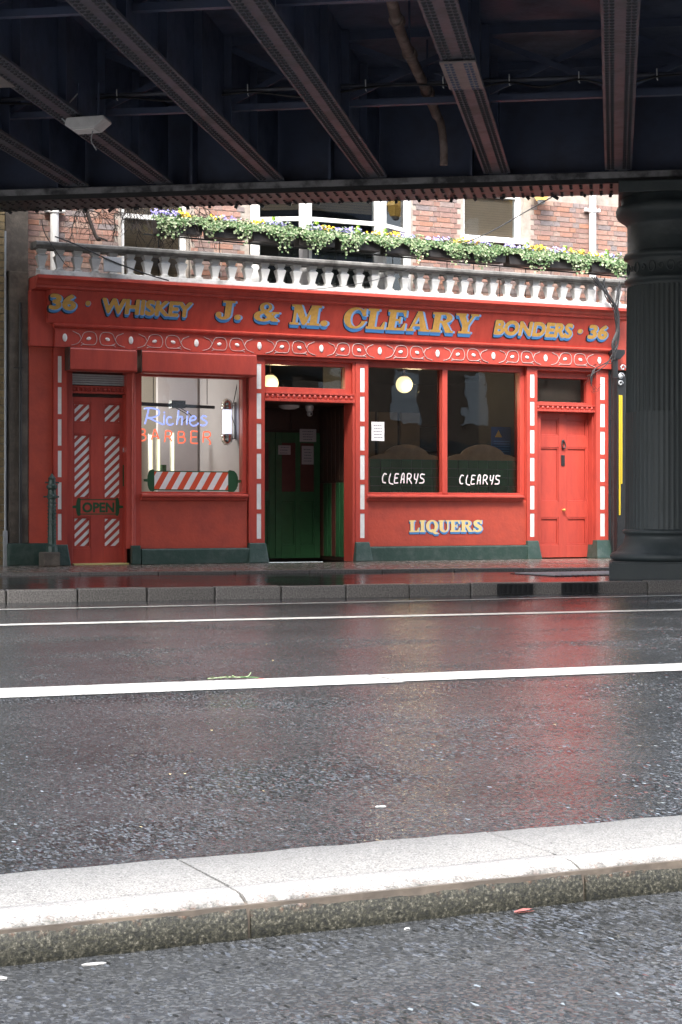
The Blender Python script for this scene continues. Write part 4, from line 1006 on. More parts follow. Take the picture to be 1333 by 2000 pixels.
def edge(gc, name):
    eg = MB().box(-16, 16, gc-.03, gc+.03, 4.60, 6.2).build(name, 'steel', bridge)
    MB().box(-16, 16, gc-.35, gc+.35, 4.445, 4.50).build('bottom_flange', 'black', eg)
    MB().box(-16, 16, gc-.36, gc-.30, 4.501, 4.575).build('flange_edge', 'steel_ledge', eg, .01)
    MB().box(-16, 16, gc+.30, gc+.36, 4.501, 4.575).build('flange_edge', 'steel_ledge', eg, .01)
    MB().box(-16, 16, gc-.3, gc+.3, 6.2, 6.26).box(-16, 16, gc-.06, gc+.06, 6.26, 6.7).build('parapet', 'steel', eg)
    rm = MB(); q0 = rv(.022)
    for e in np.arange(-9, 9, .11):
        for g in (-.30, -.22, -.12, .12, .22, .30): rm.add([(x+e+random.uniform(-.004, .004), y+gc+g, z+4.445) for x, y, z in q0.v], q0.f, True)
    for e in np.arange(-9, 9, .31):
        rm.tube([(e+random.uniform(-.05, .05), gc+.31, 4.446), (e+random.uniform(-.03, .03), gc+.31, 4.446-random.uniform(.02, .045))], .02, 6)
    tag(rm.build('rivets', 'black', eg), kind='stuff')
    for e in np.arange(-15, 15, 1.6): MB().box(e, e+.03, gc-.28, gc-.031, 4.56, 6.19).build('stiffener', 'steel', eg)
    return eg
edge(0., 'edge_girder'); edge(NEAR, 'edge_girder')
# iron column under the edge girder
col = thing('iron_column', 'massive fluted cast iron bridge column with moulded base beside the pub', 'column', (0, 0, .118), BR)
MB().box(-.66, .66, -.66, .66, .1, .285).box(-.635, .635, -.635, .635, .285, .30).build('base_block', 'col_paint', col, .012)
MB().lathe([(.60, .30), (.64, .315), (.655, .345), (.64, .38), (.60, .395), (.585, .40), (.575, .42), (.555, .44), (.515, .49), (.49, .55), (.485, .585), (.50, .595), (.515, .61), (.515, .632), (.50, .645), (.485, .65)], 0, 0, 56).build('base_moulding', 'col_paint', col)
NF = 54
def flute(t, r, z): c = abs(math.sin(NF*t/2)); return r*(1-.038*(c**.6))
def flute_low(t, r, z): c = abs(math.sin(NF*t/2)); return r*(1-.014*(c**.8))
MB().lathe([(.485, .65), (.484, 1.2), (.483, 1.94)], 0, 0, NF*6, flute_low).build('lower_shaft', 'col_paint', col)
MB().lathe([(.478, 1.941), (.474, 2.6), (.468, 3.30), (.466, 3.33)], 0, 0, NF*6, flute).build('shaft', 'col_paint', col)
MB().lathe([(.466, 3.33), (.468, 3.36), (.48, 3.37), (.495, 3.385), (.495, 3.41), (.48, 3.425), (.462, 3.43), (.462, 3.62), (.47, 3.63), (.50, 3.645), (.505, 3.67), (.49, 3.70), (.468, 3.71), (.462, 3.72), (.462, 4.0), (.47, 4.02), (.50, 4.05), (.56, 4.09), (.585, 4.13), (.59, 4.18), (.575, 4.22), (.53, 4.235), (.53, 4.31), (.51, 4.32)], 0, 0, 56).build('capital', 'col_paint', col)
rg = MB()
for k in range(28):
    t = 2*math.pi*k/28; wd = .038 if k % 2 else .02
    c = Vector((.464*math.cos(t), .464*math.sin(t), 3.525)); tx = Vector((-math.sin(t), math.cos(t), 0))
    rg.tube([c + tx*wd*math.cos(a) + Vector((0, 0, 1))*(.055 if k % 2 else .025)*math.sin(a) for a in np.linspace(0, 2*math.pi, 13)], .009, 5, caps=False)
rg.build('ring_ornament', 'col_paint', col)
MB().box(-.56, .56, -.50, .50, 4.32, 4.444).build('abacus', 'col_paint', col, .01)

# things on the bridge
def B3(px, py, z):
    e, g = bg_(px, py, z); return (e, g, z)
p0 = [B3(755, -60, 5.05), B3(775, 40, 5.05), B3(800, 105, 5.03), B3(835, 180, 5.0), B3(853, 225, 4.97)]
rp = MB().tube(spline(p0, 6), .05, 12); e_, g_, z_ = p0[-1]
rp.tube(spline([(e_, g_, z_), (e_+.03, g_+.15, z_-.05), (e_+.05, g_+.25, z_-.25), (e_+.05, g_+.26, 4.5)], 6), .042, 12)
rpt = thing('rusty_pipe', 'rusty iron drain pipe running between the bridge girders', 'pipe', (e_, g_, z_), BR); rp.build('pipe_run', 'rust_pipe', rpt)
for q_ in p0[1:4]:
    MB().tube([(q_[0], q_[1]-.05, q_[2]), (q_[0]+.01, q_[1]+.05, q_[2])], .065, 12).build('pipe_joint', 'rust_pipe', rpt)
    MB().box(q_[0]-.01, q_[0]+.01, q_[1]-.01, q_[1]+.01, q_[2]+.05, 5.55).build('hanger', 'steel', rpt)
# conduit with its clips and the looping cable
cp = [bs(x, -2.9) for x in (-40, 230, 485, 715, 866, 995, 1131, 1283, 1420)]; zc_ = bz(900, 160, -2.9)
cnd = thing('cable_conduit', 'thin conduit with white clips and looping black cable under the bridge', 'conduit', (0, -2.9, zc_), BR)
MB().tube([(-9, -2.9, zc_), (4, -2.9, zc_)], .022, 8).build('conduit', 'steel_rust', cnd)
for e in cp: MB().tube([(e, -2.93, zc_+.05), (e+.004, -2.93, zc_-.055), (e+.012, -2.925, zc_-.06)], .006, 5).build('clip', 'white', cnd)
cb = []
for i, e in enumerate(cp):
    cb.append((e, -2.93, zc_-.03))
    if i+1 < len(cp): cb.append(((e+cp[i+1])/2, -2.95-.12*(i % 2), zc_-(.07, .12, .10, .05)[i % 4]))
MB().tube(spline(cb, 8), .011, 6).build('cable', 'cable', cnd)
# flood lamp
fx, fg, fz = B3(172, 244, 4.50)
fl = thing('bridge_lamp', 'pale flat flood lamp hanging under the left bridge girders', 'lamp', (fx, fg, fz), BR)
MB().prism([(-.19+fx, fz-.02), (-.13+fx, fz-.06), (.10+fx, fz-.05), (.20+fx, fz+.03), (.19+fx, fz+.06), (-.17+fx, fz+.05)], 1, fg-.13, fg+.13).build('housing', 'lamp_case', fl, .012)
MB().prism([(-.12+fx, fz-.066), (-.12+fx, fz-.061), (.09+fx, fz-.052), (.09+fx, fz-.058)], 1, fg-.1, fg+.1).build('lens', 'white', fl)
MB().tube([(fx-.1, fg, fz+.04), (fx-.1, fg+.02, 4.9)], .012, 6).tube([(fx+.1, fg, fz+.05), (fx+.1, fg+.02, 4.9)], .012, 6).build('bracket', 'steel', fl)
MB().tube(spline([(fx-.1, fg, 4.8), (fx-.26, fg, 4.62), (fx-.2, fg, 4.52), (fx-.15, fg, 4.5)], 6), .008, 5).tube(spline([(fx+.05, fg, 4.45), (fx+.05, fg-.05, 4.34), (fx+.10, fg-.05, 4.25)], 6), .006, 5).build('cable', 'grey_metal', fl)
MB().box(-.05, .10, -.35, .1, 0, .012).top('metal_tag', 'steel_new', 'small pale metal plate fixed under the leftmost bridge girder', 'plate', (bg_(35, 165, 4.56)[0]-.15, bg_(35, 165, 4.56)[1], 4.562), BR, local=True)

# ================================================================== THINGS IN AND ON THE PUB
# neon sign
ND = .42
neon = thing('neon_sign', 'glowing neon sign in the barber window, blue script over red capitals', 'sign', (S(340, ND), ND, Z(340, 830, ND)))
nz = lambda pts: [(P(260+x/5.127, 720+y/5.127, ND)[0], ND, P(260+x/5.127, 720+y/5.127, ND)[1]) for x, y in pts]
blue = {'r_tube': [[(112, 400), (165, 395), (225, 402), (262, 425), (255, 462), (205, 488), (140, 492)], [(160, 397), (140, 480), (120, 556)], [(150, 488), (225, 525), (302, 560)]],
 'i_tube': [[(318, 462), (312, 510), (314, 560)], [(316, 432), (315, 446)]], 'c_tube': [[(390, 492), (358, 485), (340, 520), (350, 556), (382, 562), (405, 548)]],
 'h_tube': [[(458, 418), (450, 490), (440, 560)], [(446, 520), (468, 484), (494, 484), (494, 525), (488, 566)]], 'i_tube.001': [[(547, 470), (542, 515), (541, 560)], [(548, 428), (546, 448)]],
 'e_tube': [[(572, 522), (612, 514), (632, 494), (608, 474), (578, 495), (570, 540), (595, 570), (630, 568), (658, 545)]], 's_tube': [[(738, 482), (705, 472), (686, 492), (705, 512), (738, 532), (730, 562), (695, 570), (676, 560)]]}
red = {'b_tube': [[(80, 605), (78, 660), (80, 720)], [(80, 605), (115, 610), (122, 632), (110, 655), (80, 660)], [(80, 660), (120, 668), (130, 695), (115, 718), (80, 722)]],
 'a_tube': [[(186, 712), (205, 650), (220, 608), (240, 650), (258, 708)], [(200, 680), (248, 676)]],
 'r_tube': [[(330, 622), (325, 680), (318, 736)], [(330, 622), (375, 626), (390, 650), (375, 674), (326, 680)], [(360, 682), (392, 728)]],
 'b_tube.001': [[(456, 632), (454, 690), (456, 742)], [(456, 632), (500, 632), (515, 655), (500, 680), (456, 684)], [(456, 684), (510, 688), (525, 714), (505, 742), (456, 744)]],
 'e_tube': [[(648, 630), (588, 628), (584, 690), (584, 742), (650, 748)], [(586, 688), (640, 686)]],
 'r_tube.001': [[(708, 634), (704, 690), (702, 740)], [(708, 634), (760, 632), (776, 656), (760, 684), (706, 688)], [(740, 690), (768, 720), (776, 752), (762, 756)]]}
for dct, m, r_ in ((blue, 'neon_blue', .0105), (red, 'neon_red', .0105)):
    for k, st in dct.items():
        mb = MB()
        for s_ in st:
            sharp = m == 'neon_red' and len(s_) in (2, 3)
            mb.tube(nz(s_) if sharp and len(s_) == 2 else spline(nz(s_), 6), r_, 8)
        mb.build(k.split('.')[0], m, neon)
a, b = P(278, 788, .62), P(419, 795, .62)
rl = thing('light_rail', 'dark suspended rail with transformer box above the neon sign', 'rail', (a[0], .62, a[1]))
MB().prism([(a[0]-.1, a[1]-.03), (b[0], b[1]-.025), (b[0], b[1]+.015), (a[0]-.1, a[1]+.02)], 1, .60, .64).build('bar', 'black', rl)
c0, c1 = P(333, 797, .62), P(360, 783, .62); MB().box(c0[0], c1[0], .56, .68, c0[1], c1[1]).build('transformer', 'black', rl)
for px in (300, 405): MB().tube([(S(px, .62), .62, Z(px, 790, .62)), (S(px, .62), .62, 2.93)], .006, 5).build('hanger', 'black', rl)
for pxs in ((343, 365, 350), (352, 372, 362)): MB().tube(spline([P_ for P_ in [(P(pxs[0], 797, .6)[0], .58, P(pxs[0], 797, .6)[1]), (P(pxs[1], 812, .6)[0], .56, P(pxs[1], 812, .6)[1]), (P(pxs[2], 826, .6)[0], .5, P(pxs[2], 826, .6)[1])]], 6), .006, 5).build('wire', 'cable', rl)
# barber pole lamp
PD = .45; bs_ = S(444, PD)
zt, zb = Z(444, 799, PD), Z(444, 849, PD)
pole = thing('barber_pole_lamp', 'lit white barber pole lamp with chrome caps inside the barber window', 'lamp', (bs_, PD, (zt+zb)/2))
MB().tube([(bs_, PD, zb), (bs_, PD, zt)], .062, 20).build('glass_tube', 'pole_glow', pole)
for sg, z0 in ((1, zt), (-1, zb)):
    MB().lathe([(.07, z0-.01*sg), (.085, z0), (.085, z0+.035*sg), (.074, z0+.045*sg), (.08, z0+.06*sg), (.07, z0+.1*sg), (.04, z0+.135*sg), (.015, z0+.145*sg), (.001, z0+.15*sg)][::sg], bs_, PD, 20).build('end_cap', 'chrome', pole)
MB().box(bs_+.11, bs_+.17, PD+.02, PD+.06, zb-.05, zt+.1).tube([(bs_, PD, zt+.05), (bs_+.15, PD+.04, zt+.05)], .01, 6).tube([(bs_, PD, zb-.05), (bs_+.15, PD+.04, zb-.05)], .01, 6).build('wall_bracket', 'grey_metal', pole)
MB().tube(spline([(bs_+.15, PD, 2.6), (bs_+.10, PD, zt+.12), (bs_+.06, PD, zt-.05), (bs_+.12, PD, zb+.1), (bs_+.13, PD, zb-.08)], 8), .006, 5).build('flex', 'cable', pole)
# lit tubes reflected / hung at the back of the barber shop
for i, (px, y0, y1, d, ww) in enumerate([(295.5, 850, 917, 1.5, 1.), (310.5, 858, 920, 1.5, .8), (338, 846, 920, 1.5, 1.)]):
    s_ = S(px, d); a, b = Z(px, y1+4, d), Z(px, y0, d)
    t = thing('strip_light', ['glowing strip light nearest the left edge of the barber window', 'thin middle glowing strip light in the barber window', 'glowing strip light below the third red neon letter'][i], 'light', (s_, d, (a+b)/2), group='strip lights in the barber shop')
    MB().tube([(s_, d, a), (s_, d, b)], .017*ww, 10).build('tube', 'tube', t); MB().box(s_-.03, s_+.03, d+.02, d+.04, a-.02, b+.02).build('fitting', 'white', t)
light('POINT', br_, (1.3, 1.6, 2.2), 15, (1., .90, .80), .15)
# bar globes
for i, (px, py, d, r_) in enumerate([(528, 748, 1.9, .125), (790, 751, 1.9, .13)]):
    s_, z_ = P(px, py, d); t = thing('globe_lamp', ['round warm globe lamp glowing behind the glass above the pub entrance', 'round warm globe lamp glowing in the pub window'][i], 'lamp', (s_, d, z_), group='globe lamps in the bar')
    MB().ball((s_, d, z_), r_, n=20, m=14).build('globe', 'globe', t); MB().tube([(s_, d, z_+r_*.9), (s_, d, 3.05)], .012, 6).lathe([(.05, z_+r_*.9), (.06, z_+r_*1.0), (.03, z_+r_*1.15)], s_, d, 12).build('stem', 'dark_wood', t)
    light('POINT', t, (s_, d-.3, z_-.1), 3.5, (1., .72, .4), .12)
# window screens with green tiles and writing
for i, (xa, xb, apex, lab) in enumerate([(721, 862, 791, 'left half'), (873, 1009, 938, 'right half')]):
    SD = .185; a, b = S(xa-2, SD), S(xb+6, SD); z0 = 1.08; zt_ = Z(790, 897, SD); ztt = Z(apex, 868, SD); c = S(apex, SD)
    sc_ = thing('window_screen', f'green tiled wooden screen with humped top in the {lab} of the pub window', 'screen', ((a+b)/2, SD, z0), group='tiled screens in the pub window')
    h0 = Z(xa, 893, SD); pts_ = [(b, zt_), (b, h0-.03)]
    L2 = b-a
    for t in np.linspace(0, 1, 40):
        u = 1-t; x = a+L2*u; k = abs(u-.5)*2
        z_ = h0-.02 + (.075*math.sin(max(0, 1-k)/.42*math.pi/2) if k > .58 else 0)
        z_ = (h0-.02 + .07*math.sin((1-k)/.42*math.pi/2)) if k > .58 else h0+.05 + (ztt-h0-.05)*math.sin((.58-k)/.58*math.pi/2)**.6
        pts_.append((x, z_))
    pts_ += [(a, zt_)]
    MB().prism(pts_, 1, SD, SD+.03).build('head_board', 'wood', sc_, .003); MB().box(a, b, SD+.004, SD+.03, z0, zt_-.001).build('backing', 'grout', sc_)
    fm = MB().box(a, a+.03, SD-.01, SD+.003, z0, zt_).box(b-.03, b, SD-.01, SD+.003, z0, zt_).build('edge_strip', 'wood', sc_)
    nx, nzv = 7, 4; tw = (L2-.06)/nx; th = (zt_-z0)/nzv
    tm = MB().box(-tw/2+.004, tw/2-.004, 0, .006, -th/2+.004, th/2-.004).mesh('tile', M['tile'], None, .002)
    for ix in range(nx):
        for iz in range(nzv): inst(tm, 'tile', sc_, (a+.03+(ix+.5)*tw, SD-.003, z0+(iz+.5)*th))
    y0, y1 = (944, 925) if i == 0 else (946, 928); x0, x1 = (747, 829) if i == 0 else (898, 976)
        # slanted brush capitals
    r = Ras(-.4, 6.4, -.4, 1.4, 40); st_ = [[(.62, .92), (.35, .95), (.12, .55), (.18, .12), (.5, .06)], [(1.2, .95), (1.02, .5), (1.05, .05), (1.5, -.08)],
      [(2.25, .95), (1.85, .93), (1.75, .5), (1.72, .05), (2.15, .05)], [(1.78, .52), (2.1, .55)], [(2.55, .05), (2.75, .9), (3.0, .93), (2.98, .05)], [(2.68, .42), (2.98, .45)],
      [(3.4, .05), (3.5, .95), (3.95, .9), (3.85, .55), (3.5, .48)], [(3.65, .5), (4.0, .02)], [(4.45, .95), (4.4, .5), (4.62, .42)], [(4.9, .98), (4.72, .3), (4.6, .02)], [(5.75, .92), (5.3, .95), (5.25, .6), (5.65, .42), (5.6, .1), (5.1, .05)]]
    for q_ in st_: r.stroke([(x, z, .068) for x, z in q_], 14)
    sign('lettering', r, (.1, 5.75), (S(x0, D2), S(x1, D2), Z(x0+40, y0, D2), Z(x0+40, y1, D2)), pw, lambda z: D2-.002, [(r.A, 'white')])
    gx0, gx1 = (767, 815) if i == 0 else (918, 958)
    sans_flat('small_lettering', 'GUINNESS', (S(gx0, SD), S(gx1, SD), Z(gx0+20, 966, SD), Z(gx0+20, 959, SD)), sc_, SD-.005, 'grout', .0)
# notices
def notice(name, label, px0, px1, py0, py1, d, m='paper', lines=4, group=None, arc=False):
    a, zb_ = P(px0, py1, d); b, _ = P(px1, py1, d); zt_ = Z((px0+px1)/2, py0, d); zb_ = Z((px0+px1)/2, py1, d)
    t = thing(name, label, 'notice', ((a+b)/2, d, zb_), group=group)
    MB().box(a, b, d, d+.004, zb_, zt_).build('sheet', m, t)
    mb = MB(); h = zt_-zb_
    for k in range(lines):
        z = zt_ - h*(.2+.62*k/max(1, lines-1)); x0 = a+(b-a)*random.uniform(.14, .24); x1 = b-(b-a)*random.uniform(.14, .24)
        x = x0
        while x < x1:
            w_ = random.uniform(.01, .028); mb.box(x, min(x+w_, x1), d-.0015, d-.0005, z-.006, z+.006); x += w_+.008
    tag(mb.build('print_lines', 'print', t), kind='stuff'); return t
nt_ = notice('paper_notice', 'white bordered notice taped to the pub window glass above the screen', 726, 751, 824, 861, D2-.006, 'paper', 5)
LDN = LD-.064
notice('paper_notice', 'dim mauve framed notice, topmost on the inner entrance door', 586, 618, 838, 863, LDN, 'paper_dim', 4, 'notices in the entrance')
notice('paper_notice', 'tall pale notice under the mauve notice in the entrance', 590, 613, 871, 907, LDN, 'paper_dim', 5, 'notices in the entrance')
notice('paper_notice', 'small pale notice alone on the left inner entrance door', 544, 568, 870, 888, LDN, 'paper_dim', 3, 'notices in the entrance')
# blue banner
BD = .5; a, b = S(960, BD), S(1000, BD)
bn = thing('blue_banner', 'blue banner with gold triangle hanging behind the pub window', 'banner', ((a+b)/2, BD, Z(980, 882, BD)))
MB().box(a, b, BD, BD+.01, Z(980, 888, BD), Z(980, 834, BD)).build('cloth', 'banner', bn)
c = S(974, BD); z_ = Z(974, 848, BD); MB().prism([(c-.06, z_-.045), (c+.06, z_-.045), (c, z_+.06)], 1, BD-.003, BD-.001).build('emblem', 'gold', bn)
ln_ = MB()
for k in range(5): ln_.box(a+.04, b-.04, BD-.002, BD-.001, Z(980, 862+k*5, BD)-.005, Z(980, 862+k*5, BD)+.004)
tag(ln_.build('print_lines', 'blue', bn), kind='stuff')
MB().tube([(0, 0, 0), (.02, 0, .75), (.02, 0, 1.15)], .009, 6).ball((.01, 0, .78), .03, .03, .055).top('pull_switch', 'paper_dim', 'thin pale pull cord with toggle beside the blue banner', 'pull cord', (S(1001, .5), .5, Z(1001, 900, .5)), local=True)
# lobby fittings
s_, z_ = S(565, .75), LC
ll = thing('ceiling_light', 'round white ceiling light in the pub entrance', 'light', (s_, .75, z_)); MB().lathe([(.001, z_-.06), (.09, z_-.052), (.14, z_-.03), (.15, z_-.012), (.15, z_-.001)], s_, .75, 24).build('diffuser', 'lamp_case', ll)
s_ = S(605, .7); z_ = LC
cc = thing('security_camera', 'white dome security camera under the entrance ceiling', 'camera', (s_, .7, z_)); MB().lathe([(.03, z_-.09), (.05, z_-.07), (.06, z_-.03), (.06, z_-.001)], s_, .7, 16).build('mount', 'lamp_case', cc); MB().ball((s_, .69, z_-.11), .045).build('dome', 'grey_metal', cc); MB().ball((s_-.0, .645, z_-.12), .014).build('lens', 'ink', cc)

# wall lantern (amber), right of the brown blind
s_ = S(1058, UWD-.2); zt_ = Z(1058, 350, UWD-.2); zb_ = Z(1058, 399, UWD-.2)
la = thing('wall_lantern', 'amber glass lantern on the brick wall under the bridge edge', 'lantern', (s_, UWD-.2, zb_))
la_m = MB(); la_m.lathe([(.085, zb_+.06), (.165, zb_+.22), (.15, zb_+.26), (.02, zb_+.40)], s_, UWD-.2, 6, smooth=False); la_m.build('lantern_glass', 'amber', la)
MB().lathe([(.03, zb_), (.05, zb_+.015), (.06, zb_+.058)], s_, UWD-.2, 12).build('base_cup', 'grey_metal', la); MB().box(s_-.02, s_+.02, UWD-.2, UWD, zb_+.40, zb_+.43).build('bracket', 'grey_metal', la)
lb = MB()
for k in range(7): lb.box(s_-.155+k*.010, s_-.118+k*.010, UWD-.335, UWD-.32, zb_+.20-k*.02, zb_+.21-k*.02)
lb.build('louvre', 'ink', la)
# control box on the balustrade
s0_, s1_ = S(203, -.42), S(238, -.42); MB().box(-(s1_-s0_)/2, (s1_-s0_)/2, -.0, .025, 0, Z(220, 502, -.42)-Z(220, 531, -.42)).top('junction_box', 'grey_metal', 'flat grey metal box fixed on the balustrade near its left end', 'box', ((s0_+s1_)/2, -.425, Z(220, 531, -.42)), bevel=.006, local=True)

# flower boxes
PL = [(300, 394), (399, 481), (486, 571), (576, 652), (656, 741), (745, 825), (830, 906), (908, 984), (986, 1062), (1064, 1141), (1146, 1222)]
PD_ = -.12
labels = ['with lavender and yellow flowers at the left end of the balustrade', 'second flower box from the left end, in front of red brick', 'flower box in front of the white left post of the bay', 'flower box below the left bay sash, yellow blooms on its left',
 'flower box in the middle of the row, lilac blooms below the wide bay sash', 'flower box below the white right post of the bay', 'flower box in front of brick between bay and brown blind', 'flower box below the left half of the brown blind window',
 'flower box below the white right frame of the blind window', 'flower box in front of brick left of the white drainpipe', 'flower box at the white drainpipe beside the iron column']
prl = thing('planter_rail', 'thin dark rail on posts carrying the flower boxes behind the balustrade', 'rail', (4.5, -.02, 3.835))
zp = lambda s: 4.475 - .0185*(s-1.6)
MB().tube([(1.2, -.02, zp(1.2)-.01), (8.75, -.02, zp(8.75)-.01)], .012, 6).build('rail', 'black', prl)
for k in range(18):
    s_ = 1.4 + k*.43; MB().tube([(s_, -.02, 3.835), (s_, -.02, zp(s_)-.01)], .006, 5).build('post', 'black', prl)
def leaf(mb, c, nrm, sz, rot):
    n = Vector(nrm).normalized(); a = n.cross(Vector((rot[0], rot[1], rot[2]))).normalized(); b = n.cross(a)
    c = Vector(c); tip = c + a*sz; l = c + b*sz*.45 + a*.45*sz + n*sz*.12; r_ = c - b*sz*.45 + a*.45*sz + n*sz*.12; m_ = c + a*.45*sz
    mb.add([c, l, tip, r_, m_], [(0, 4, 1), (1, 4, 2), (2, 4, 3), (3, 4, 0)])
def rv3(): 
    while True:
        v = Vector((random.uniform(-1, 1), random.uniform(-1, 1), random.uniform(-1, 1)))
        if .1 < v.length < 1: return v
for i, (xa, xb) in enumerate(PL):
    a, b = S(xa, PD_), S(xb, PD_); c = (a+b)/2; L2 = b-a; z0 = zp(c); H = .17
    t = thing('flower_box', labels[i] if i else 'flower box ' + labels[i], 'flower box', (c, PD_, z0), group='flower boxes above the balustrade')
    MB().prism([(a+.03, z0), (b-.03, z0), (b, z0+H), (a, z0+H)], 1, PD_-.10, PD_+.09).build('trough', 'trough', t, .008)
    fo = MB(); lf = random.uniform(-.3, .3)
    for k in range(1150):
        u = random.random(); x = a - .02 + (L2+.04)*u; edgef = min(1, .15+5*min(u, 1-u))
        bulge = max(0, .55+.5*math.sin(3.1*u*2+i*1.7)) if i not in (6, 8, 10) else max(.0, min(1., 2.2*(u-.22)))
        if random.random() < .62:
            drop = abs(random.gauss(0, .095))*(.25+.95*bulge)*(.6+.4*edgef); z = z0+H+.03 - drop
            d = PD_ - .11 - .05*math.sin(min(1, drop/.16)*2.6) - random.uniform(0, .03)
            nr = Vector((random.gauss(0, .45), -1, random.gauss(.35, .45)))
        else:
            z = z0+H + .02+ random.uniform(0, .10)*(.5+.5*bulge)*(.4+.6*edgef); d = PD_ + random.uniform(-.14, .10); nr = Vector((random.gauss(0, .5), random.gauss(-.4, .5), 1))
        leaf(fo, (x, d, z), nr, random.uniform(.026, .048), rv3())
    tag(fo.build('foliage', 'leaf', t), kind='stuff')
    for nm, cen, sp_, n_, mm in (('yellow_flowers', random.choice([.15, .3, .8, .9]), .09, 22, [(.75, .42, .01), (.82, .56, .03)]), ('lilac_flowers', random.choice([.25, .5, .6]), .17, 34, [(.24, .21, .58), (.36, .33, .68), (.52, .48, .78)])):
        if i == 0: cen, n_ = (.62, 45) if nm[0] == 'y' else (.22, 85)
        if i in (2, 4) and nm[0] == 'l': n_ = 55
        if i in (8, 9) and nm[0] == 'y': cen, n_, sp_ = .75, 40, .13
        fl_ = MB()
        for k in range(n_):
            x = a + L2*min(1, max(0, random.gauss(cen, sp_))); z = z0+H+.055+random.uniform(0, .075); d = PD_+random.uniform(-.13, .06); cc_ = Vector((x, d, z))
            for pt_ in range(4): leaf(fl_, cc_, Vector((random.gauss(0, .4), -1, random.gauss(.5, .4))), random.uniform(.018, .03), rv3())
        if nm not in M: M[nm] = mat(nm, mm[0], .55, island=mm)
        tag(fl_.build(nm, M[nm], t), kind='stuff')
    if i not in (1, 6, 7):
        sg = MB(); x = a + L2*random.choice([.08, .5, .55])
        for k in range(70):
            h = random.random(); rr = .035*(1-h)+.005; th = random.uniform(0, 6.28)
            leaf(sg, (x+rr*math.cos(th), PD_-.02+rr*math.sin(th), z0+H+.06+h*.12), (math.cos(th), math.sin(th), .5), .03, (0, 0, 1.01))
        tag(sg.build('sprig', 'sprig', t), kind='stuff')

# bare shrub hanging at the top left, strut, cables
bh = thing('bare_shrub', 'tangle of thin leafless twigs above the left end of the balustrade', 'shrub', (1.0, -.15, 4.24))
mb = MB()
def grow(p, v, r_, n, depth):
    pts_ = [p]
    for k in range(n):
        v = (v + rv3()*.35 + Vector((0, 0, -.10))).normalized(); p = p + v*random.uniform(.035, .07); p = Vector((p.x, min(.3, max(-.4, p.y)), max(4.27, p.z))); pts_.append(p)
        if depth and random.random() < .55: grow(p, (v + rv3()*1.1).normalized(), r_*.7, max(3, n-2), depth-1)
    mb.tube(pts_, r_, 3, caps=False, r2=r_*.4)
for k in range(34):
    x = random.uniform(.2, 2.0); grow(Vector((x, random.uniform(-.25, .1), random.uniform(4.72, 5.0))), Vector((random.uniform(-1, 1), 0, random.uniform(-1, .1))).normalized(), .008, 7, 2)
tag(mb.build('twigs', 'twig', bh), kind='stuff')
a, b = P(166, 400, -.1), P(188, 462, -.2)
MB().tube(spline([(a[0]-.2, -.1, a[1]+.6), (a[0], -.1, a[1]), (b[0], -.2, b[1]), (b[0]+.05, -.24, b[1]-.03)], 6), .024, 8).tube([(b[0], -.2, b[1]), (b[0]+.14, -.25, b[1]-.05)], .014, 6).build('stem', 'twig', bh)
def cable(name, label, pxs, d, r_=.009, frame=FA, m='cable'):
    pts_ = [(P(x, y, dd)[0], dd, P(x, y, dd)[1]) for (x, y, *q_) in pxs for dd in [q_[0] if q_ else d]]
    mb = MB().tube(spline(pts_, 8), r_, 6); return mb.top(name, m, label, 'cable', pts_[0])
cable('hanging_cable', 'thin dark cable rising from the blind window towards the bridge edge', [(905, 476), (960, 452), (1030, 412), (1100, 372, -.9), (1135, 345, -1.6)], -.3)
cable('hanging_cable', 'dark cable sagging across the left balusters', [(108, 462), (150, 478), (215, 508), (280, 533), (330, 548)], -.43)
cable('hanging_cable', 'thin looped wire hanging at the left end of the balustrade', [(82, 430), (88, 455), (108, 488), (125, 512), (136, 522)], -.43, .006)
cable('hanging_cable', 'slack wire along the foot of the middle balusters', [(600, 566), (660, 560), (720, 550), (790, 530), (815, 520)], -.42, .005)
cbn = thing('cable_bundle', 'tangled bundle of black cables down the right end of the fascia', 'cables', (8.5, -.42, 3.3))
for k in range(13):
    o_ = lambda s=4: random.uniform(-s, s)
    xs = [(1168+o_(14), 545+o_(5)), (1188+o_(6), 575+o_(6)), (1203+o_(4), 606+o_(5)), (1206+o_(5), 640), (1201+o_(7), 672), (1198+o_(6), 700+o_(8))]
    if k > 8: xs = [(1212+o_(3), 555+o_(6))] + xs[2:]
    if k in (3, 5, 7): xs += [(1180+o_(5), 712+o_(4)), (1158+o_(5), 728+o_(8)), (1156+o_(3), 752+o_(12))]
    dd = -.42-random.uniform(0, .03); pts_ = [(P(x, y, dd)[0], dd, P(x, y, dd)[1]) for x, y in xs]
    MB().tube(spline(pts_, 6), random.uniform(.006, .011), 5).build('cable', 'cable', cbn)
mb = MB()
for k in range(11):
    x, y = 1160+random.uniform(-10, 12), 725+random.uniform(-14, 40); pts_ = []
    for j in range(5): pts_.append((P(x, y, -.02)[0], -.03-random.uniform(0, .04), P(x, y, -.02)[1])); x += random.uniform(-7, 7); y += random.uniform(-9, 9)
    mb.tube(spline(pts_, 4), .003, 4)
tag(mb.build('loose_wires', 'twig', cbn), kind='stuff')
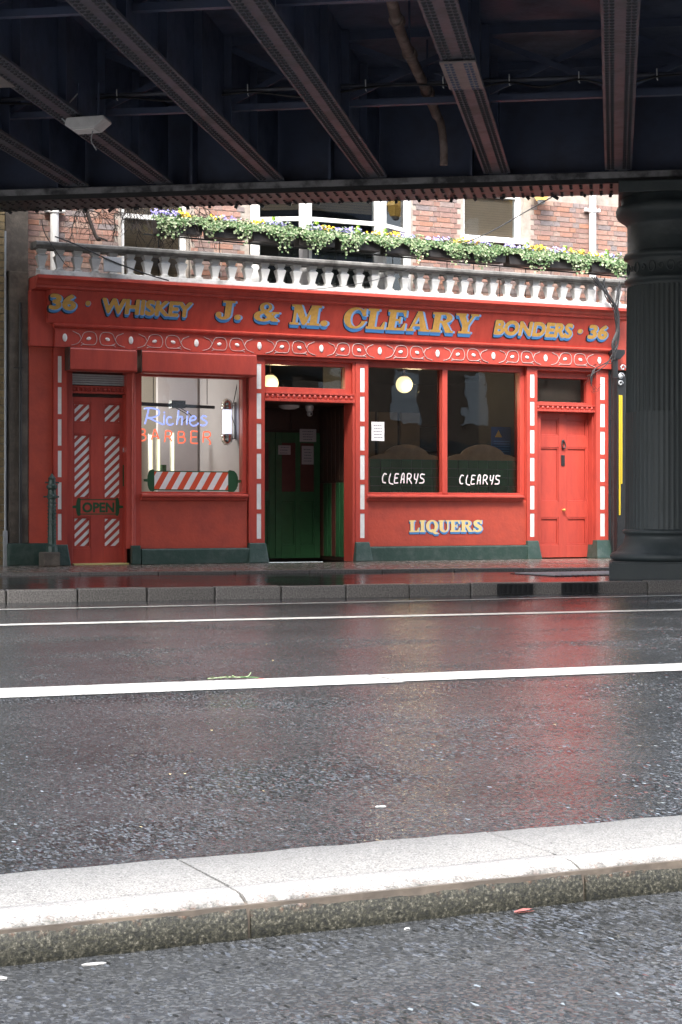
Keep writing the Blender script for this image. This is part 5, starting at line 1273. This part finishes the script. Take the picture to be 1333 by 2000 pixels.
# black downpipe with hopper right of the pub
s_ = S(1201, -.08)
dp = thing('downpipe', 'black downpipe with hopper head between the pub and the iron column', 'pipe', (s_, -.08, .15))
MB().tube([(s_, -.08, .15), (s_, -.08, Z(1201, 700, -.08))], .05, 14).build('pipe', 'black', dp)
zh = Z(1201, 702, -.08); MB().prism([(s_-.05, zh), (s_+.05, zh), (s_+.13, zh+.08), (s_+.13, zh+.14), (s_-.10, zh+.14), (s_-.10, zh+.08)], 1, -.16, .02).build('hopper', 'black', dp, .006)
for y in (735, 815, 960): z_ = Z(1201, y, -.08); MB().tube([(s_, -.08, z_-.03), (s_, -.08, z_+.03)], .06, 14).build('collar', 'black', dp)
# conduit on the yellow brick
s_ = S(11, .05); cp_ = thing('wall_conduit', 'pale conduit running up the yellow brick wall', 'pipe', (s_, .05, .15))
MB().tube([(s_, .06, .45), (s_, .06, 4.4)], .014, 8).build('tube', 'grey_metal', cp_); MB().box(s_-.025, s_+.025, .03, .09, .15, .6).build('guard', 'grey_metal', cp_, .006)
s_ = S(40, .03); MB().tube([(0, 0, 0), (0, 0, 3.2)], .02, 8).box(-.09, .03, -.03, .0, 2.36, 2.375).top('thin_pipe', 'black', 'thin black pipe down the sooty pier beside the red wall', 'pipe', (s_, .03, .3), local=True)
# yellow banded post seen beside the column
YD = -1.0; s_ = S(1212, YD)
yp = thing('banded_post', 'black post with two yellow bands and scroll top behind the column edge', 'post', (s_, YD, .15))
MB().box(s_-.05, s_+.09, YD, YD+.1, .15, 2.75).build('shaft', 'black', yp, .01)
MB().box(s_-.028, s_+.0, YD-.012, YD-.001, Z(1212, 1006, YD), Z(1212, 772, YD)).build('yellow_band', 'yellow', yp, .004); MB().box(s_+.008, s_+.03, YD-.012, YD-.001, Z(1212, 945, YD), Z(1212, 772, YD)).build('yellow_band', 'yellow', yp, .004)
z_ = Z(1212, 735, YD); sw_ = MB()
for k, (dx, dz, r_) in enumerate(((0, 0, .05), (.03, .12, .045), (-.01, -.1, .04))): sw_.tube([(s_+dx+r_*(1-.05*j)*math.cos(j*.5), YD-.02, z_+dz+r_*(1-.05*j)*math.sin(j*.5)) for j in range(14)], .011, 6)
sw_.ball((s_, YD-.02, z_), .025).build('scroll_ornament', 'grey_metal', yp)
# iron bollard against the red side wall and a stone block at its foot
s_ = S(102, -.2); ib = thing('iron_bollard', 'ornate pointed cast iron post against the red wall left of the barber door', 'post', (s_, -.2, .33))
tp = Z(102, 924, -.2)
MB().lathe([(.075, .33), (.07, .40), (.055, .43), (.05, 1.0), (.065, 1.01), (.07, 1.04), (.055, 1.06), (.052, 1.12), (.07, 1.14), (.072, 1.17), (.05, 1.19), (.045, tp-.08), (.055, tp-.07), (.03, tp-.04), (.001, tp)], s_, -.2, 10, smooth=False).build('shaft', 'plinth', ib)  # iron post coloured with the green cast of the bus light trail
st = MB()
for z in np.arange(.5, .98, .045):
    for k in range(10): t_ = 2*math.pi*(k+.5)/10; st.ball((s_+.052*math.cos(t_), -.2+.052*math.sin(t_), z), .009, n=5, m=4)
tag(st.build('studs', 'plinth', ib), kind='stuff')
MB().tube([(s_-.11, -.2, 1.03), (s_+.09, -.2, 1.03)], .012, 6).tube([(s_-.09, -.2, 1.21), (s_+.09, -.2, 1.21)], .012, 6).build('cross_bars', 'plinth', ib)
sb0, sb1 = S(85, -.3), S(118, -.3); MB().box(-(sb1-sb0)/2, (sb1-sb0)/2, -.12, .13, 0, .18).top('stone_block', 'soot', 'small rough stone block at the foot of the iron post', 'stone block', ((sb0+sb1)/2, -.2, .151), bevel=.02, local=True)

# gully gratings in the track kerb, drain cover on the track
for i, (x0, x1) in enumerate(((972, 1041), (1098, 1168))):
    e0, e1 = KF.S(x0, -.02), KF.S(x1, -.02); gt = thing('gully_grate', ['black gully grate in the kerb face, left one of the pair', 'black gully grate in the kerb face nearest the iron column'][i], 'drain', ((e0+e1)/2, -.02, .0), KF, group='gully grates in the far kerb')
    MB().box(e0, e1, -.020, -.008, .004, .112).build('backing', 'ink', gt); frame_bars(e0, e1, .004, .116, -.034, -.0205, .02, .02, .012, .02).build('frame', 'black', gt)
    for k in range(6): x = e0+.03+(e1-e0-.06)*(k+.5)/6; MB().box(x-.011, x+.011, -.036, -.0215, .017, .095).build('bar', 'black', gt)
c0 = FA.G(1085, 1126, .12); c1 = FA.G(1190, 1117, .12)
dc = thing('tactile_plate', 'ribbed metal drain plate on the wet strip before the column', 'drain', ((c0[0]+c1[0])/2, (c0[1]+c1[1])/2, .119))
MB().box(c0[0], c1[0], min(c0[1], c1[1]), max(c0[1], c1[1]), .1185, .125).build('plate', 'track', dc)
rb = MB()
for x in np.arange(c0[0]+.03, c1[0]-.03, .07): rb.box(x, x+.03, min(c0[1], c1[1])+.05, max(c0[1], c1[1])-.05, .1255, .135)
tag(rb.build('ribs', 'grey_metal', dc), kind='stuff')

# litter on the wet road
def flake(name, label, cat, px, py, z, w_, l_, m, h=.01, frame=FA):
    s_, d_ = FA.G(px, py, z); n = 9; ring = []
    for k in range(n):
        t = 2*math.pi*k/n; r_ = random.uniform(.75, 1.1); ring.append((w_*r_*math.cos(t), l_*r_*math.sin(t), random.uniform(0, h)))
    mb = MB(); mb.add(ring + [(0, 0, h*1.3)], [(k, (k+1) % n, n) for k in range(n)]); mb.add([(x, y, -.001) for x, y, _ in ring], [tuple(range(n))[::-1]])
    mb.top(name, m, label, cat, (s_, d_, z+.0012), local=True)
flake('paper_scrap', 'white scrap on the road just beyond the separator kerb', 'litter', 745, 1577, 0, .018, .012, 'litter', .003)
flake('paper_scrap', 'long white scrap in the puddle at the lower left', 'litter', 185, 1884, 0.0, .026, .009, 'litter', .0015)
flake('paper_scrap', 'tiny white scrap left edge below the kerb', 'litter', 4, 1912, 0.0, .010, .012, 'litter', .002)
flake('paper_scrap', 'tiny white scrap in the water under the middle of the kerb', 'litter', 795, 1816, 0.0, .007, .006, 'litter', .003)
flake('red_wrapper', 'flat red wrapper against the foot of the separator kerb', 'litter', 1022, 1781, 0.003, .03, .006, 'red_litter', .005)
flake('red_scrap', 'red scrap beside the thick white line', 'litter', 508, 1327, 0, .03, .03, 'red_litter', .004)
s_, d_ = FA.G(450, 1330, 0); tw = MB().tube(spline([(-.12, 0, .01), (-.02, .02, .012), (.08, -.01, .012), (.12, .02, .03)], 5), .003, 5).tube(spline([(.05, 0, .012), (.10, -.04, .012), (.13, -.06, .01)], 5), .003, 5)
for k in range(9): leaf(tw, (random.uniform(-.13, .05), random.uniform(-.03, .03), .012), (random.gauss(0, .3), random.gauss(0, .3), 1), .022, rv3())
tw.top('fallen_twig', 'leaf', 'pale green twig lying on the thick white line', 'twig', (s_, d_, .006), local=True)

# ================================================================== the terrace across the street, behind the camera (it shows in the glass)
ft_ = thing('facing_terrace', 'plain brick terrace on the opposite side of the street, reflected in the pub glass', 'building', (0, -40, 0))
MB().box(-40, 40, -46, -40, -.04, 17).build('wall', 'bar_tan', ft_); MB().box(-40, 40, -39.99, -39.9, 3.2, 3.6).build('string_course', 'rail_stone', ft_)
wn = MB().box(-.6, .6, 0, .04, 0, 2).mesh('window', M['white'])
for k in range(-9, 10):
    for z in (4.4, 7.6, 10.8): inst(wn, 'window', ft_, (k*3.2, -39.99, z))
